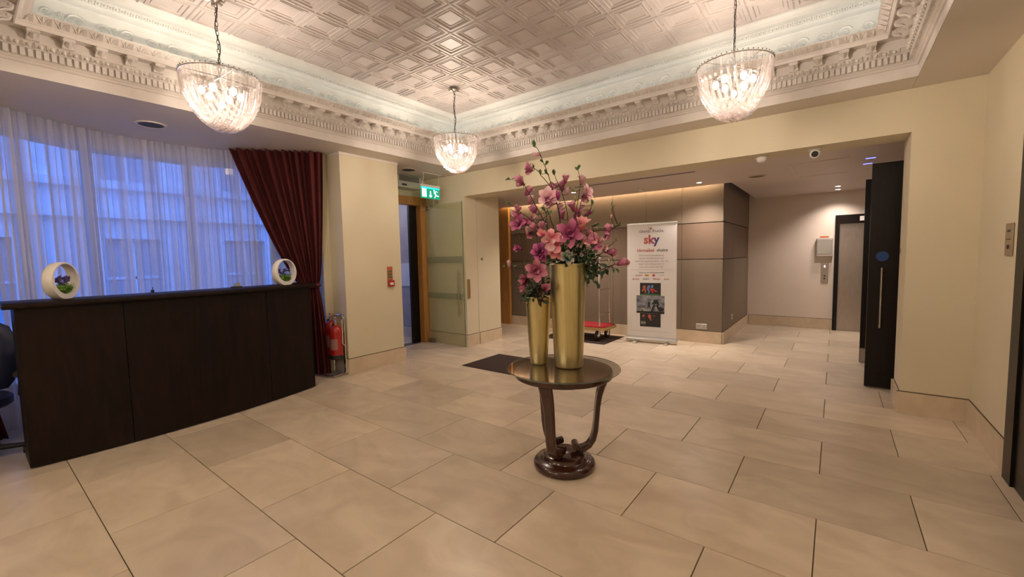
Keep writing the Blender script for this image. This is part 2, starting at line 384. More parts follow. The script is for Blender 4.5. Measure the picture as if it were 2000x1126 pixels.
for sd, (o0, t, n, L) in sides.items():
    def P(a, s, z): return (o0[0]+t[0]*a+n[0]*s, o0[1]+t[1]*a+n[1]*s, ZS+z)
    mb = MB()
    for prf in (PROF,):
        mb.loft([[P(s, s, z) for s, z in prf], [P(L-s, s, z) for s, z in prf]], False, False)
    root = struct('trim_%d' % tn, mb, m_plaster, {'left': 'moulded plaster cornice above the bay window side of the tray', 'back': 'moulded plaster cornice above the wide corridor opening',
        'right': 'moulded plaster cornice along the right wall side of the tray', 'front': 'moulded plaster cornice on the near side of the tray'}[sd], 'cornice'); tn += 1
    fz = MB(); fz.loft([[P(s, s, z) for s, z in PROF2], [P(L-s, s, z) for s, z in PROF2]], False, False); fz.build('frieze', m_frieze, root)
    rz = math.atan2(t[1], t[0])                       # local x along the side; local y must point inward
    mir = 1 if (n[0] == -t[1] and n[1] == t[0]) else -1
    def place(nm, me, a, s):
        inst(nm, me, root, P(a, s, 0), (0, 0, rz), (1, mir, 1))
    nd = int((L-.12)/.039); a0 = (L-(nd-1)*.039)/2
    if sd != 'front':
        for i in range(nd): place('dentil', dent, a0+i*.039, .044)
    else:
        db = MB()
        for i in range(nd):
            q = P(a0+i*.039, .054, .151); db.box(q[0]-.013, q[0]+.013, q[1]-.01, q[1]+.01, q[2]-.027, q[2]+.027)
        tag(db.build('dentil_row', m_plaster, root), kind='stuff')
    nb = int((L-.34)/.177); b0 = (L-(nb-1)*.177)/2
    for i in range(nb): place('bracket', brk, b0+i*.177, .090)
    if sd == 'front': continue
    # enrichments: eggs, darts and leaves, scrolls of the frieze
    eg = MB(); step = .059
    for i in range(int((L-.14)/step)):
        a = .07+step*(i+.5)
        q = P(a, .074, .205); eg.ball(q, .016, 7, 4, (.75, .75, 1.05))
        for d_ in (-.0215, .0215):
            eg.tube([P(a+d_, .062, .190), P(a+d_*1.05, .084, .222)], [.003, .006], 4)
        eg.tube([P(a+step/2, .060, .188), P(a+step/2, .090, .220)], [.002, .006], 4)
    tag(eg.build('egg_and_dart', m_plaster, root, True), kind='stuff')
    lf = MB(); step = .088
    for i in range(int((L-.5)/step)):
        a = .25+step*(i+.5)
        for d_, w in ((0, .026), (.044, .013)):
            lf.loft([[P(a+d_-w*.8, .224, .316), P(a+d_, .228, .311), P(a+d_+w*.8, .224, .316)],
                     [P(a+d_-w, .250, .333), P(a+d_, .258, .328), P(a+d_+w, .250, .333)],
                     [P(a+d_-w*.35, .277, .346), P(a+d_, .281, .342), P(a+d_+w*.35, .277, .346)]], True)
        lf.tube([P(a-.040, .226, .314), P(a-.030, .250, .328), P(a-.012, .276, .344)], .0035, 4)
        lf.tube([P(a+.040, .226, .314), P(a+.030, .250, .328), P(a+.012, .276, .344)], .0035, 4)
    tag(lf.build('leaf_enrichment', m_plaster, root, False), kind='stuff')
    sc_ = MB(); step = .30
    for i in range(int((L-.3)/step)):
        a = .15+step*(i+.5); sg = 1
        for sg, da in ((1, -.075), (-1, .075)):
            pts = []
            for k in range(22):
                th = k/21*3.4*PI; rr = .058*(1-k/21*.86)
                pts.append(P(a+da+sg*rr*math.cos(th+PI*.1), .107, .448+rr*math.sin(th+PI*.1)*sg*.95))
            sc_.tube(pts, [.008]*16+[.006]*6, 4)
            for q in range(7):
                an = q/7*2*PI
                sc_.tube([P(a+da+.010*math.cos(an), .109, .448+.010*math.sin(an)), P(a+da+.026*math.cos(an), .109, .448+.026*math.sin(an))], [.003, .006], 4)
        for q in range(5):
            an = PI*.5+(q-2)*.42
            sc_.tube([P(a+.150, .107, .40), P(a+.150+.035*math.cos(an), .109, .40+.085*math.sin(an))], [.004, .007], 4)
        sc_.tube([P(a-.15, .106, .372), P(a-.05, .106, .384), P(a+.05, .106, .372), P(a+.15, .106, .384)], .004, 4)
    tag(sc_.build('scroll_relief', m_frieze, root, False), kind='stuff')
    e2 = MB(); step = .034
    for i in range(int((L-.5)/step)):
        a = .25+step*(i+.5); e2.ball(P(a, .232, .584), .0105, 5, 3, (.9, .9, 1.0))
        e2.tube([P(a+step/2, .216, .575), P(a+step/2, .250, .592)], [.003, .004], 4)
    tag(e2.build('small_egg_row', m_frieze, root, False), kind='stuff')
    st = MB(); st.loft([[P(.20, .19, .346), P(.20, .215, .346), P(.20, .215, .354), P(.20, .19, .354)], [P(L-.20, .19, .346), P(L-.20, .215, .346), P(L-.20, .215, .354), P(L-.20, .19, .354)]], True)
    st.build('led_strip', m_led, root)

# ---- walls
w = MB()                                              # wall with the wide opening
w.box(-5.95, -4.90, YW, 5.42, 0, ZS); w.box(.50, 1.06, YW, 5.42, 0, ZS); w.box(-4.90, .50, YW, 5.42, 2.51, ZS)
w.box(-5.95, -4.90, 5.42, 5.44, 0, 2.58); w.box(.50, 1.06, 5.42, 5.44, 0, 2.58)
wb = struct('wall_back', w, m_cream, 'cream wall with the wide opening into the corridor', 'wall')
w = MB(); w.box(-5.6, -4.90, 5.45, 6.05, 0, 2.58); w.box(.50, 1.2, 5.45, 5.62, 0, 2.58); w.box(-4.90, .50, 5.45, 5.62, 2.53, 2.64)
wj = w.build('pocket_panel', m_cream, wb)
for x, d in ((-4.90, 1), (.50, -1)):
    k = MB(); k.cyl((x, 5.555, 1.475), (x+d*.006, 5.555, 1.475), .022, 16); k.build('keyhole_escutcheon', m_steel, wb)
w = MB(); w.box(.94, 1.06, -2.7, YW, 0, ZS)
wr = struct('wall_right', w, m_cream, 'plain cream wall at the right of the lobby', 'wall')
w = MB(); w.box(-6.9, 1.06, -2.8, -2.7, 0, ZS); struct('wall_front', w, m_cream, 'cream wall behind the photographer', 'wall')
w = MB(); w.box(-5.40, -5.06, 3.05, 3.95, 0, ZS)
pl = struct('wall_pillar', w, m_cream, 'square cream pillar between the curtained bay and the entrance', 'pillar')
MB().box(-5.405, -5.052, 3.042, 3.958, ZS-.035, ZS-.001).build('pillar_cap', m_soffit, pl)
w = MB(); w.box(-5.45, -5.38, 2.94, 3.20, 0, ZS); w.box(-7.0, -5.45, 2.97, 3.07, 0, ZS)
w.box(-6.9, -5.30, -.45, -.35, 0, ZS); w.box(-5.4, -5.30, -2.7, -.35, 0, ZS)
struct('wall_left', w, m_cream, 'cream return wall beside the bay curtains', 'wall')
# entrance recess
w = MB(); w.box(-7.3, -5.86, 3.85, 4.02, 0, ZS); w.box(-5.95, -5.86, 4.02, 5.15, 2.57, ZS)
w.box(-5.86, -5.40, 3.87, 3.95, 0, ZS)
struct('wall_entrance', w, m_cream, 'cream wall of the entrance recess behind the pillar', 'wall')
w = MB(); w.box(-8.2, -5.95, 5.25, 5.35, 0, 2.75); w.box(-8.3, -8.2, 3.8, 5.35, 0, 2.75)
w.box(-7.15, -6.95, 5.12, 5.25, 0, 2.75); w.box(-8.2, -7.95, 5.0, 5.25, 0, 2.75)
wv = struct('wall_vestibule', w, m_vest, 'pale stone wall of the entrance vestibule seen through the doorway', 'wall')
MB().box(-8.2, -5.95, 3.8, 5.4, 2.75, 2.8).build('vestibule_soffit', m_soffit, wv)
MB().box(-6.90, -6.40, 5.235, 5.249, .98, 1.42).build('notice', m_white, wv)
# corridor
w = MB(); w.box(-1.6, 1.3, 9.98, 10.1, 0, 2.86)
wf = struct('wall_corridor', w, m_pinkw, 'pale wall of the lift corridor at the far end', 'wall')
w = MB(); w.box(1.2, 1.3, 5.44, 5.93, 0, 2.6); w.box(1.2, 1.3, 7.22, 10.1, 0, 2.86); w.box(1.2, 1.3, 5.93, 7.22, 2.41, 2.6); w.box(3.0, 3.1, 5.4, 8, 0, 2.6); w.box(1.3,3.1,5.4,5.5,0,2.6); w.box(1.3,3.1,7.7,7.8,0,2.6)
struct('wall_side_passage', w, m_pinkw, 'pale wall with the side doorway behind the dark doors', 'wall')
# bronze panelled wall: individual panels on a backing
w = MB(); w.box(-6.3, -1.47, 7.53, 7.7, 0, 2.86); w.box(-1.60, -1.47, 7.7, 10.0, 0, 2.86)
wp = struct('wall_bronze', w, m_brown, 'bronze brown panelled corridor wall behind the banner and trolley', 'wall')
xs = [-5.75, -5.37, -4.72, -4.04, -3.33, -2.70, -2.085, -1.442]
for i in range(len(xs)-1):
    for z0, z1, mm, pr in ((.20, 1.39, m_brown, .03), (1.40, 1.99, m_brown2, .022), (2.0, 2.70, m_brown, .03)):
        MB().cbox(xs[i]+.002, xs[i+1]-.002, 0, z1-z0, -pr, 0, .002)
        q = MB().box(xs[i]+.0025, xs[i+1]-.0025, 7.53-pr, 7.5295, z0+.002, z1-.002)
        q.build('wall_panel', mm, wp)
ys = [7.532, 8.35, 9.17, 9.979]
for i in range(3):
    for z0, z1, mm, pr in ((.20, 1.39, m_brown, .03), (1.40, 1.99, m_brown2, .022), (2.0, 2.70, m_brown, .03)):
        MB().box(-1.4695, -1.47+pr, ys[i]+.0025, ys[i+1]-.0025, z0+.002, z1-.002).build('wall_panel', mm, wp)
MB().box(-6.05, -5.76, 7.44, 7.56, 0, 2.6).build('oak_post', m_oak, wp)
MB().box(-6.3, -6.2, 5.4, 7.7, 0, 2.86).build('end_panel', m_brown, wp)
# sockets on the bronze wall
q = thing('double_socket', 'brushed steel double socket low on the bronze wall right of the banner', 'socket', (-1.755, 7.497, .27))
MB().cbox(-.086, .086, -.046, .046, -.004, .004, .003).build('face_plate', m_alu, q).rotation_euler = (PI/2, 0, 0)
for s in (-1, 1):
    k = MB()
    for a, b in ((0, .014), (-.012, -.008), (.012, -.008)): k.box(s*.042+a-.004, s*.042+a+.004, -.0055, -.0042, b-.006, b+.006)
    k.build('socket_holes', m_dark, q)
q = thing('corner_switch_plate', 'tiny white plate low on the bronze return wall near the far corner', 'socket', (-1.437, 8.30, .36))
MB().box(-.001, .006, -.035, .035, -.045, .045).build('face_plate', m_white, q)
MB().box(.0062, .010, -.012, .012, -.02, .02).build('rocker', m_alu, q)

# corridor ceiling with light slot
c = MB(); c.box(-6.3, -1.32, 5.62, 7.40, 2.58, 2.66); c.box(-1.32, 1.3, 5.62, 9.98, 2.58, 2.66); c.box(1.3, 3.1, 5.4, 7.8, 2.6, 2.66)
c.box(-6.3, -1.2, 7.36, 7.40, 2.66, 2.80); c.box(-6.3, 1.3, 7.38, 10.1, 2.80, 2.86)
cc = struct('ceiling_corridor', c, m_cceil, 'pale corridor ceiling with slot lighting over the bronze wall', 'ceiling')
MB().box(-5.9, -1.5, 7.405, 7.425, 2.70, 2.73).build('warm_led_strip', m_ledw, cc)
MB().box(-.47, .10, 6.45, 6.48, 2.576, 2.5805).box(-.50, -.48, 6.45, 7.65, 2.576, 2.5805).box(-.47, .10, 7.62, 7.65, 2.576, 2.5805).build('access_hatch_frame', m_soffit, cc)

# ---- skirting stones (individual lengths)
def skirt(name, label, runs):
    """runs: (x0,y0,x1,y1,outward nx,ny,piece)"""
    root = None
    for (x0, y0, x1, y1, nx, ny, pc) in runs:
        L = math.hypot(x1-x0, y1-y0); k = max(1, round(L/pc)); tx, ty = (x1-x0)/L, (y1-y0)/L
        for i in range(k):
            a, b = L*i/k+.0012, L*(i+1)/k-.0012
            mb = MB()
            xa, ya, xb, yb = x0+tx*a, y0+ty*a, x0+tx*b, y0+ty*b
            X = sorted((xa, xb, xa+nx*.022, xb+nx*.022)); Y = sorted((ya, yb, ya+ny*.022, yb+ny*.022))
            mb.box(X[0], X[-1], Y[0], Y[-1], 0.001, .196)
            if root is None:
                root = struct(name, mb, m_skirt, label, 'skirting')
            else: mb.build('skirting_stone', m_skirt, root)
        X = sorted((x0, x1, x0+nx*.004, x1+nx*.004)); Y = sorted((y0, y1, y0+ny*.004, y1+ny*.004))
        MB().box(X[0], X[-1], Y[0], Y[-1], .196, .203).build('shadow_gap', m_grout, root)
skirt('baseboard_pillar', 'stone skirting round the foot of the cream pillar', [(-5.06, 3.03, -5.06, 3.97, 1, 0, 1.0), (-5.4, 3.05, -5.06, 3.05, 0, -1, 1), (-5.4, 3.95, -5.06, 3.95, 0, 1, 1)])
skirt('baseboard_back', 'stone skirting along the cream wall either side of the opening', [(-5.86, YW, -4.88, YW, 0, -1, 1), (-4.90, YW, -4.90, 5.43, 1, 0, 1), (-4.90, 5.45, -4.90, 6.05, 1, 0, 1), (.50, YW, .50, 5.43, -1, 0, 1), (.50, 5.45, .50, 5.62, -1, 0, 1), (.48, YW, .94, YW, 0, -1, 1)])
skirt('baseboard_right', 'stone skirting along the right wall beside the dark lift surround', [(.94, 4.04, .94, YW-.024, -1, 0, .9), (.94, -2.6, .94, 2.74, -1, 0, .9)])
skirt('baseboard_corridor', 'stone skirting along the bronze wall and the far corridor wall', [(-5.75, 7.5, -1.442, 7.5, 0, -1, .9), (-1.44, 7.5, -1.44, 9.97, 1, 0, .9), (-1.41, 9.98, 0, 9.98, 0, -1, .9), (.9, 9.98, 1.2, 9.98, 0, -1, .9), (1.2, 7.3, 1.2, 9.95, -1, 0, .9)])
skirt('baseboard_vestibule', 'stone skirting inside the entrance vestibule', [(-7.9, 5.25, -7.15, 5.25, 0, -1, 1), (-6.95, 5.25, -5.97, 5.25, 0, -1, 1)])

# ---- entrance door: oak frame + open glass leaf
d1 = thing('door_1', 'oak framed entrance doorway with its glass leaf standing open against the wall', 'door', (0,0,0)); d1['kind'] = 'structure'
MB().box(-5.96, -5.83, 5.02, 5.148, 0, 2.57).build('frame_post', m_oak, d1)
MB().box(-5.96, -5.83, 3.97, 5.02, 2.43, 2.57).build('frame_head', m_oak, d1)
MB().box(-5.96, -5.83, 3.955, 4.05, 0, 2.43).build('frame_post', m_oak, d1)
fz = MB(); fz.box(-6.0, -5.95, 4.86, 5.02, 0, 2.43); fz.build('inner_jamb', m_blackdoor, d1)
lf_ = MB(); lf_.box(-5.80, -4.905, 5.095, 5.107, .012, 2.43); leaf = lf_.build('glass_leaf', m_dglass, d1)
MB().box(-4.9055, -4.903, 5.0945, 5.1075, .012, 2.43).build('glass_edge', m_tedge, leaf)
m_etch = glass_like('etched_band', (.86, .88, .82), .2, .3, (.60, .62, .50), .22)
for z0, z1 in ((1.42, 1.53), (.80, .90)):
    MB().box(-5.79, -4.915, 5.0935, 5.0945, z0, z1).build('etched_band', m_etch, leaf)
h = MB(); h.cyl((-4.985, 5.045, .52), (-4.985, 5.045, 1.30), .013, 12)
for z in (.58, 1.24): h.cyl((-4.985, 5.045, z), (-4.985, 5.094, z), .008, 8)
h.build('pull_handle', m_steel, leaf, True)
MB().box(-5.83, -5.70, 5.085, 5.117, 2.36, 2.432).build('top_pivot', m_chrome, leaf)
MB().box(-5.83, -5.66, 5.08, 5.12, .008, .07).build('bottom_patch', m_steel, leaf)
MB().cbox(-4.898, -4.872, 5.17, 5.22, .82, 1.14, .004).build('strike_guard', m_brass, d1)
MB().box(-6.02, -5.86, 4.28, 4.95, .0005, .006).build('floor_spring_plate', m_steel, d1)

# ---- dark double doors in the side doorway
def dark_leaf(name, y, label):
    d = thing(name, label, 'door', (0,0,0)); d['kind'] = 'structure'
    MB().cbox(.285, 1.16, y-.024, y+.024, .012, 2.392, .003).build('door_slab', m_blackdoor, d)
    h = MB(); h.cyl((.392, y-.07, .665), (.392, y-.07, 1.30), .0115, 12)
    for z in (.72, 1.24): h.cyl((.392, y-.07, z), (.392, y-.024, z), .007, 8)
    h.build('pull_handle', m_steel, d, True)
    k = MB(); k.cyl((.392, y-.0245, 1.42), (.392, y-.029, 1.42), .052, 24); k.build('round_sign', m_bluesign, d)
    MB().box(.29, 1.15, y-.0262, y-.0243, .02, .20).build('kick_plate', m_steel if y > 6.5 else m_blackdoor, d)
    return d
dark_leaf('door_2', 5.944, 'nearer black brown fire door leaf with round blue sign and bar handle')
dark_leaf('door_3', 7.19, 'farther black brown fire door leaf with a steel kick plate')

# ---- lift at the end of the corridor
d4 = thing('door_4', 'steel lift door in a dark surround at the end of the corridor', 'door', (0,0,0)); d4['kind'] = 'structure'
MB().box(-.02, .045, 9.90, 9.98, 0, 2.14).build('surround_post', m_blackdoor, d4)
MB().box(.95, 1.02, 9.90, 9.98, 0, 2.14).build('surround_post', m_blackdoor, d4)
MB().box(.045, .95, 9.90, 9.98, 1.98, 2.14).build('surround_head', m_blackdoor, d4)
MB().box(.045, .50, 9.945, 9.975, .005, 1.98).build('door_slab', m_steel, d4)
MB().box(.502, .95, 9.945, 9.975, .005, 1.98).build('door_slab', m_steel, d4)
di = MB().cbox(.33, .50, 9.885, 9.8995, 2.02, 2.10, .003).build('floor_display', m_white, d4)
MB().box(.455, .49, 9.882, 9.8845, 2.035, 2.09).build('blue_digit', m_blueglow, di)
q = thing('lift_call_plate', 'steel lift call plate with two buttons and an arrow beside the lift', 'switch', (-.157, 9.978, 1.08))
MB().cbox(-.055, .055, -.010, .0, -.19, .19, .003).build('face_plate', m_steel, q)
for z in (-.06, -.11): MB().cyl((0,-.0101,z), (0,-.014,z), .016, 12).build('call_button', m_dark, q)
MB().prism([(-.012,.10),(.012,.10),(.006,.135),(0,.145),(-.012,.13)], -.0115, -.0102).build('lit_arrow', m_greencar, q)
q = thing('wall_dispenser', 'clear fronted leaflet dispenser on the wall above the lift call plate', 'dispenser', (-.17, 9.978, 1.565))
MB().cbox(-.125, .125, -.085, 0, -.17, .17, .01).build('body', mat('dispenser_grey', (.42, .37, .33), .3), q)
MB().box(-.075, .06, -.07, -.012, .171, .20).build('paper_stack', m_orange, q)
MB().cbox(-.11, .11, -.0885, -.0852, -.13, .14, .002).build('front_panel', m_alu, q)

# ---- right wall: dark lift surround and key plate
d5 = thing('door_5', 'dark brown lift door and surround at the right edge', 'door', (0,0,0)); d5['kind'] = 'structure'
MB().box(.900, .939, 3.88, 4.035, 0, 2.50).build('surround_post', m_blackdoor, d5)
MB().box(.900, .939, 2.75, 2.90, 0, 2.50).build('surround_post', m_blackdoor, d5)
MB().box(.900, .939, 2.90, 3.88, 2.32, 2.50).build('surround_head', m_blackdoor, d5)
MB().box(.915, .939, 2.90, 3.88, .005, 2.32).build('door_slab', m_blackdoor, d5)
q = thing('key_switch_plate', 'brushed steel key switch plate on the right wall beside the dark surround', 'switch', (.938, 4.34, 1.54))
MB().cbox(-.008, .0, -.075, .075, -.11, .11, .002).build('face_plate', mat('plate_bronze', (.42, .34, .24), .4, .6), q)
MB().cyl((-.008, 0, -.05), (-.013, 0, -.05), .014, 14).build('key_barrel', m_dark, q)
MB().box(-.0095, -.008, -.05, .05, -.002, .003).box(-.0095, -.008, -.03, .03, .05, .066).build('engraved_mark', m_dark, q)

# ================================================================== BAY WINDOW AND STREET
BC = (-4.51, 1.42)
def arc(rad, deg): return (BC[0]-rad*math.cos(R(deg)), BC[1]+rad*math.sin(R(deg)))
angs = [-66, -40, -14, 12, 38, 62]
w1 = thing('window_1', 'curved bay window of tall painted frames behind the sheer curtains', 'window', (0,0,0)); w1['kind'] = 'structure'
def seg_box(mb, r0, r1, a0, a1, z0, z1):
    p = [arc(r0, a0), arc(r0, a1), arc(r1, a1), arc(r1, a0)]
    mb.loft([[(x, y, z0) for x, y in p], [(x, y, z1) for x, y in p]], True)
for i, a in enumerate(angs):
    m_ = MB(); seg_box(m_, 1.98, 2.08, a-1.0, a+1.0, .42, 2.78); m_.build('window_post', m_winframe, w1)
for i in range(len(angs)-1):
    a0, a1 = angs[i], angs[i+1]
    m_ = MB(); seg_box(m_, 1.90, 2.15, a0, a1, 0, .42); m_.build('sill_wall', m_soffit, w1)
    m_ = MB(); seg_box(m_, 1.90, 2.15, a0, a1, 2.74, 3.0); m_.build('lintel', m_soffit, w1)
    m_ = MB(); seg_box(m_, 2.020, 2.026, a0+1.0, a1-1.0, .42, 2.74); m_.build('pane', m_wglass, w1)
MB().box(-30, -6.9, -30, 40, -.6, -.5).build('street', m_street)
tag(bpy.data.objects['street'], 'dim street surface outside the bay window', 'street', None, 'structure')
# facade across the street
bx = -13.0
bd = thing('neighbouring_building', 'pale stone building with tall windows across the street behind the sheer curtains', 'building', (0,0,0))
wall = MB(); rows = [(-.5, .3), (2.1, 3.4), (5.6, 6.6), (9.0, 14.0)]
wx = [-9.2+2.35*i for i in range(13)]
for z0, z1 in rows: wall.box(bx-.4, bx, -12, 20, z0, z1)
for z0, z1 in ((.3, 2.1), (3.4, 5.6), (6.6, 9.0)):
    prev = -12
    for y in wx:
        wall.box(bx-.4, bx, prev, y-.5, z0, z1); prev = y+.5
    wall.box(bx-.4, bx, prev, 20, z0, z1)
wall.build('stone_wall', m_facade, bd)
for z in (2.55, 3.2, 6.2): MB().box(bx, bx+.22, -12, 20, z, z+.16).build('stone_cornice', m_facade, bd)
m_dpane = mat('dusk_pane', (.34, .36, .41), .4)  # even pane colour lightened to stand in for reflected sky
for k, (z0, z1) in enumerate(((.3, 2.1), (3.4, 5.6), (6.6, 9.0))):
    for i, y in enumerate(wx):
        lit = (k, i) in ((1, 3), (1, 6), (0, 7))
        f = MB().box(bx-.24, bx-.20, y-.5, y+.5, z0, z1).build('window', m_dpane, bd)
        g = MB(); g.box(bx-.2, bx-.16, y-.03, y+.03, z0, z1); g.box(bx-.2, bx-.16, y-.5, y+.5, (z0+z1)/2-.03, (z0+z1)/2+.03); g.build('sash_bar', m_facade, f)
        if lit: MB().box(bx-.199, bx-.19, y-.32, y-.12, z0+.5, z0+.95).build('lit_lamp', m_litwin, f)

# ---- curtains
def curtain(name, rows, m, label, cat, group=None, nu=220, thick=None):
    """rows: list of (z, [plan polyline points]) sampled on nu columns"""
    mb = MB(); rings = []
    for z, fn in rows: rings.append([(*fn(u/(nu-1)), z) for u in range(nu)])
    mb.loft(rings, False, False)
    o = mb.build(name, m, None, True)
    for p in o.data.polygons: p.use_smooth = True
    return tag(o, label, cat, group)
def sheer_fn(a0, a1, nf, amp, seed, z):
    rnd = random.Random(seed); ph = [rnd.uniform(0, 6.28) for _ in range(8)]
    def fn(u):
        g = u+.010*math.sin(u*19+ph[0])+.006*math.sin(u*47+ph[1])
        a = a0+(a1-a0)*u
        k = 2*PI*nf*g
        top = .55+.45*min(1, (2.88-z)/1.4)
        env = .55+.45*math.sin(u*23+ph[2])*math.sin(u*9+ph[3])
        w_ = amp*top*(math.sin(k)+.35*math.sin(2.3*k+ph[4]+z*.35))*(.5+.8*env)+.010*math.sin(u*60+z*1.3+ph[5])
        return arc(1.66+w_, a+(.35*math.cos(k)*top))
    return fn
zs = [2.878, 2.84, 2.6, 2.2, 1.8, 1.4, 1.0, .6, .3, .03]
for i, (a0, a1, nf, lab) in enumerate(((-46, -8, 17, 'left sheer voile curtain panel hanging in the bay window'), (-8, 49, 27, 'right sheer voile curtain panel hanging in the bay window'))):
    curtain('sheer_curtain', [(z, sheer_fn(a0, a1, nf, .028, 11+i, z)) for z in zs], m_sheer, lab, 'curtain', None, 420)
def drape(name, top, tie, bot, label, seed, nf=13):
    """top/tie/bot: pair of plan points (left edge, right edge)"""
    rnd = random.Random(seed); ph = [rnd.uniform(0, 6.28) for _ in range(6)]
    zl = [2.878, 2.75, 2.5, 2.2, 1.95, 1.7, 1.5, 1.34, 1.24, 1.18, 1.12, 1.05, .9, .7, .5, .3, .15, .02]
    ZT_ = 1.17
    def edges(z):
        if z >= ZT_:
            t = (z-ZT_)/(2.88-ZT_)
            e = t**.62; e2 = t**.5
            L = [tie[0][k]+(top[0][k]-tie[0][k])*(t**.80) for k in (0,1)]
            Rr = [tie[1][k]+(top[1][k]-tie[1][k])*e2 for k in (0,1)]
        else:
            t = (ZT_-z)/ZT_; e = t**.6
            L = [tie[0][k]+(bot[0][k]-tie[0][k])*e for k in (0,1)]
            Rr = [tie[1][k]+(bot[1][k]-tie[1][k])*e for k in (0,1)]
        return Vector((*L, 0)), Vector((*Rr, 0))
    rows = []
    for z in zl:
        L, Rr = edges(z); d = Rr-L; n_ = Vector((d.y, -d.x, 0)).normalized()
        am = .018+.05*min(1, d.length/.9)
        def fn(u, L=L, d=d, n_=n_, am=am, z=z):
            k = 2*PI*nf*(u+.012*math.sin(u*17+ph[0]))
            w_ = am*(math.sin(k)*.7+.3*math.sin(k*.5+ph[1])+.12*math.sin(3*k+ph[2]))
            p = L+d*u+n_*w_
            return (p.x, p.y)
        rows.append((z, fn))
    dr = thing(name, label, 'curtain', (0,0,0), 0, None)
    mb = MB(); mb.loft([[(*fn(u/159), z) for u in range(160)] for z, fn in rows], False, False)
    o = mb.build('fabric', m_red, dr, True)
    for p in o.data.polygons: p.use_smooth = True
    L, Rr = edges(ZT_); mid = (L+Rr)/2; hw = (Rr-L).length/2+.02
    tb = MB(); d = (Rr-L).normalized(); n_ = Vector((d.y, -d.x, 0))
    tb.tube([mid+d*hw*math.cos(a)+n_*.06*math.sin(a)+Vector((0,0,ZT_-.005+.02*math.cos(a))) for a in [2*PI*k/20 for k in range(20)]], .024, 8, closed=True)
    tb.build('tieback', m_red, dr, True)
    return dr
drape('velvet_drape', ((-5.90, 2.11), (-5.24, 2.93)), ((-5.50, 2.69), (-5.36, 2.84)), ((-5.62, 2.55), (-5.23, 2.885)), 'burgundy velvet drape tied back beside the cream pillar', 3)
drape('velvet_drape', ((-5.44, -.35), (-5.80, .29)), ((-5.60, -.30), (-5.72, -.12)), ((-5.50, -.30), (-5.66, .16)), 'burgundy velvet drape at the far left edge behind the counter end', 5)

# ---- reception counter
def ctr(y, off=0): return -4.645-.09*(y-.85)**2+off
def cring(y, z0, z1, f, b):  return [(ctr(y, f), y, z0), (ctr(y, f), y, z1), (ctr(y, b), y, z1), (ctr(y, b), y, z0)]
cr_ = thing('reception_counter', 'dark mahogany curved reception counter in front of the bay window', 'counter', (0,0,0))
ysq = lambda a, b, n: [a+(b-a)*i/n for i in range(n+1)]
MB().loft([cring(y, .06, 1.19, -.035, -.32) for y in ysq(.26, 2.46, 22)], True).build('carcass', m_mahog, cr_)
for a, b in ((.24, .805), (.809, 1.95), (1.954, 2.48)):
    MB().loft([cring(y, .012, 1.19, 0, -.034) for y in ysq(a, b, 10)], True).build('front_panel', m_mahog, cr_)
for y in (.238, 2.482):
    MB().box(ctr(y, -.34), ctr(y), y-.012, y+.012, .012, 1.19).build('end_panel', m_mahog, cr_)
tp = MB(); pr_ = [(.05, 1.193), (.066, 1.200), (.070, 1.213), (.066, 1.228), (.052, 1.236), (-.36, 1.236), (-.36, 1.193)]
tp.loft([[(ctr(y, o_), y, z) for o_, z in pr_] for y in ysq(.17, 2.545, 26)], True)
tp.build('counter_top', m_mahog, cr_, True)
MB().loft([cring(y, .72, .75, -.33, -.78) for y in ysq(.26, 2.46, 14)], True).build('desk_shelf', m_mahog, cr_)
MB().box(ctr(2.46, -.80), ctr(2.46, -.34), 2.44, 2.47, .012, .75).build('end_panel', m_mahog, cr_)
# ring planters
def planter(loc, rz, label):
    p = thing('ring_planter', label, 'planter', loc, rz, 'white ring planters on the reception counter')
    # ring in local xz-plane, axis along y, flat at the bottom; eccentric hole
    mb = MB(); n = 48; Ro, Ri, cz, ci = .150, .119, .139, .156
    def outer(k, y, r=Ro):
        a = 2*PI*k/n; x, z = r*math.sin(a), cz+r*math.cos(a)
        return (x, y, max(z, 0.0))
    def inner(k, y): a = 2*PI*k/n; return (Ri*math.sin(a), y, ci+Ri*math.cos(a))
    d = .033
    rings = [[inner(k, -d) for k in range(n)], [outer(k, -d, Ro-.006) for k in range(n)], [outer(k, -d+.008) for k in range(n)], [outer(k, d-.008) for k in range(n)], [outer(k, d, Ro-.006) for k in range(n)], [inner(k, d) for k in range(n)], [inner(k, -d) for k in range(n)]]
    mb.loft(rings, False); mb.build('ring_pot', m_porc, p, True)
    rnd = random.Random(len(label))
    g = MB()
    for _ in range(150):
        x = rnd.uniform(-.075, .075); y = rnd.uniform(-.022, .022); z0 = ci-math.sqrt(max(.0, Ri**2-x*x))+.004
        ln = rnd.uniform(.03, .075); dx, dy = rnd.uniform(-.02, .02), rnd.uniform(-.035, .035)
        g.loft([[(x-.004, y, z0), (x+.004, y, z0), (x, y+.004, z0)], [(x+dx, y+dy, z0+ln), (x+dx+.001, y+dy, z0+ln), (x+dx, y+dy+.001, z0+ln)]], True)
    for _ in range(14): g.ball((rnd.uniform(-.05, .06), rnd.uniform(-.025, .03), ci-.085+rnd.uniform(0, .03)), .022, 7, 4, (1.2, 1, .8))
    tag(g.build('moss_and_grass', m_grass, p), kind='stuff')
    for i in range(16):
        x = -.078+.165*i/15+rnd.uniform(-.01, .01); y = rnd.uniform(-.05, .03); z = ci-.035+rnd.uniform(-.02, .05)-.5*x*x*12*.2
        if x > .07: z -= .02
        b = MB(); b.ball((0,0,0), .012, 7, 4)
        for q in range(9):
            v = Vector((rnd.uniform(-1,1), rnd.uniform(-1,1), rnd.uniform(-.3,1))).normalized()*.021
            b.tube([(0,0,0), v], [.005, .002], 4)
        b.build('lavender_head', m_lav, p).location = (x, y, z)
    return p
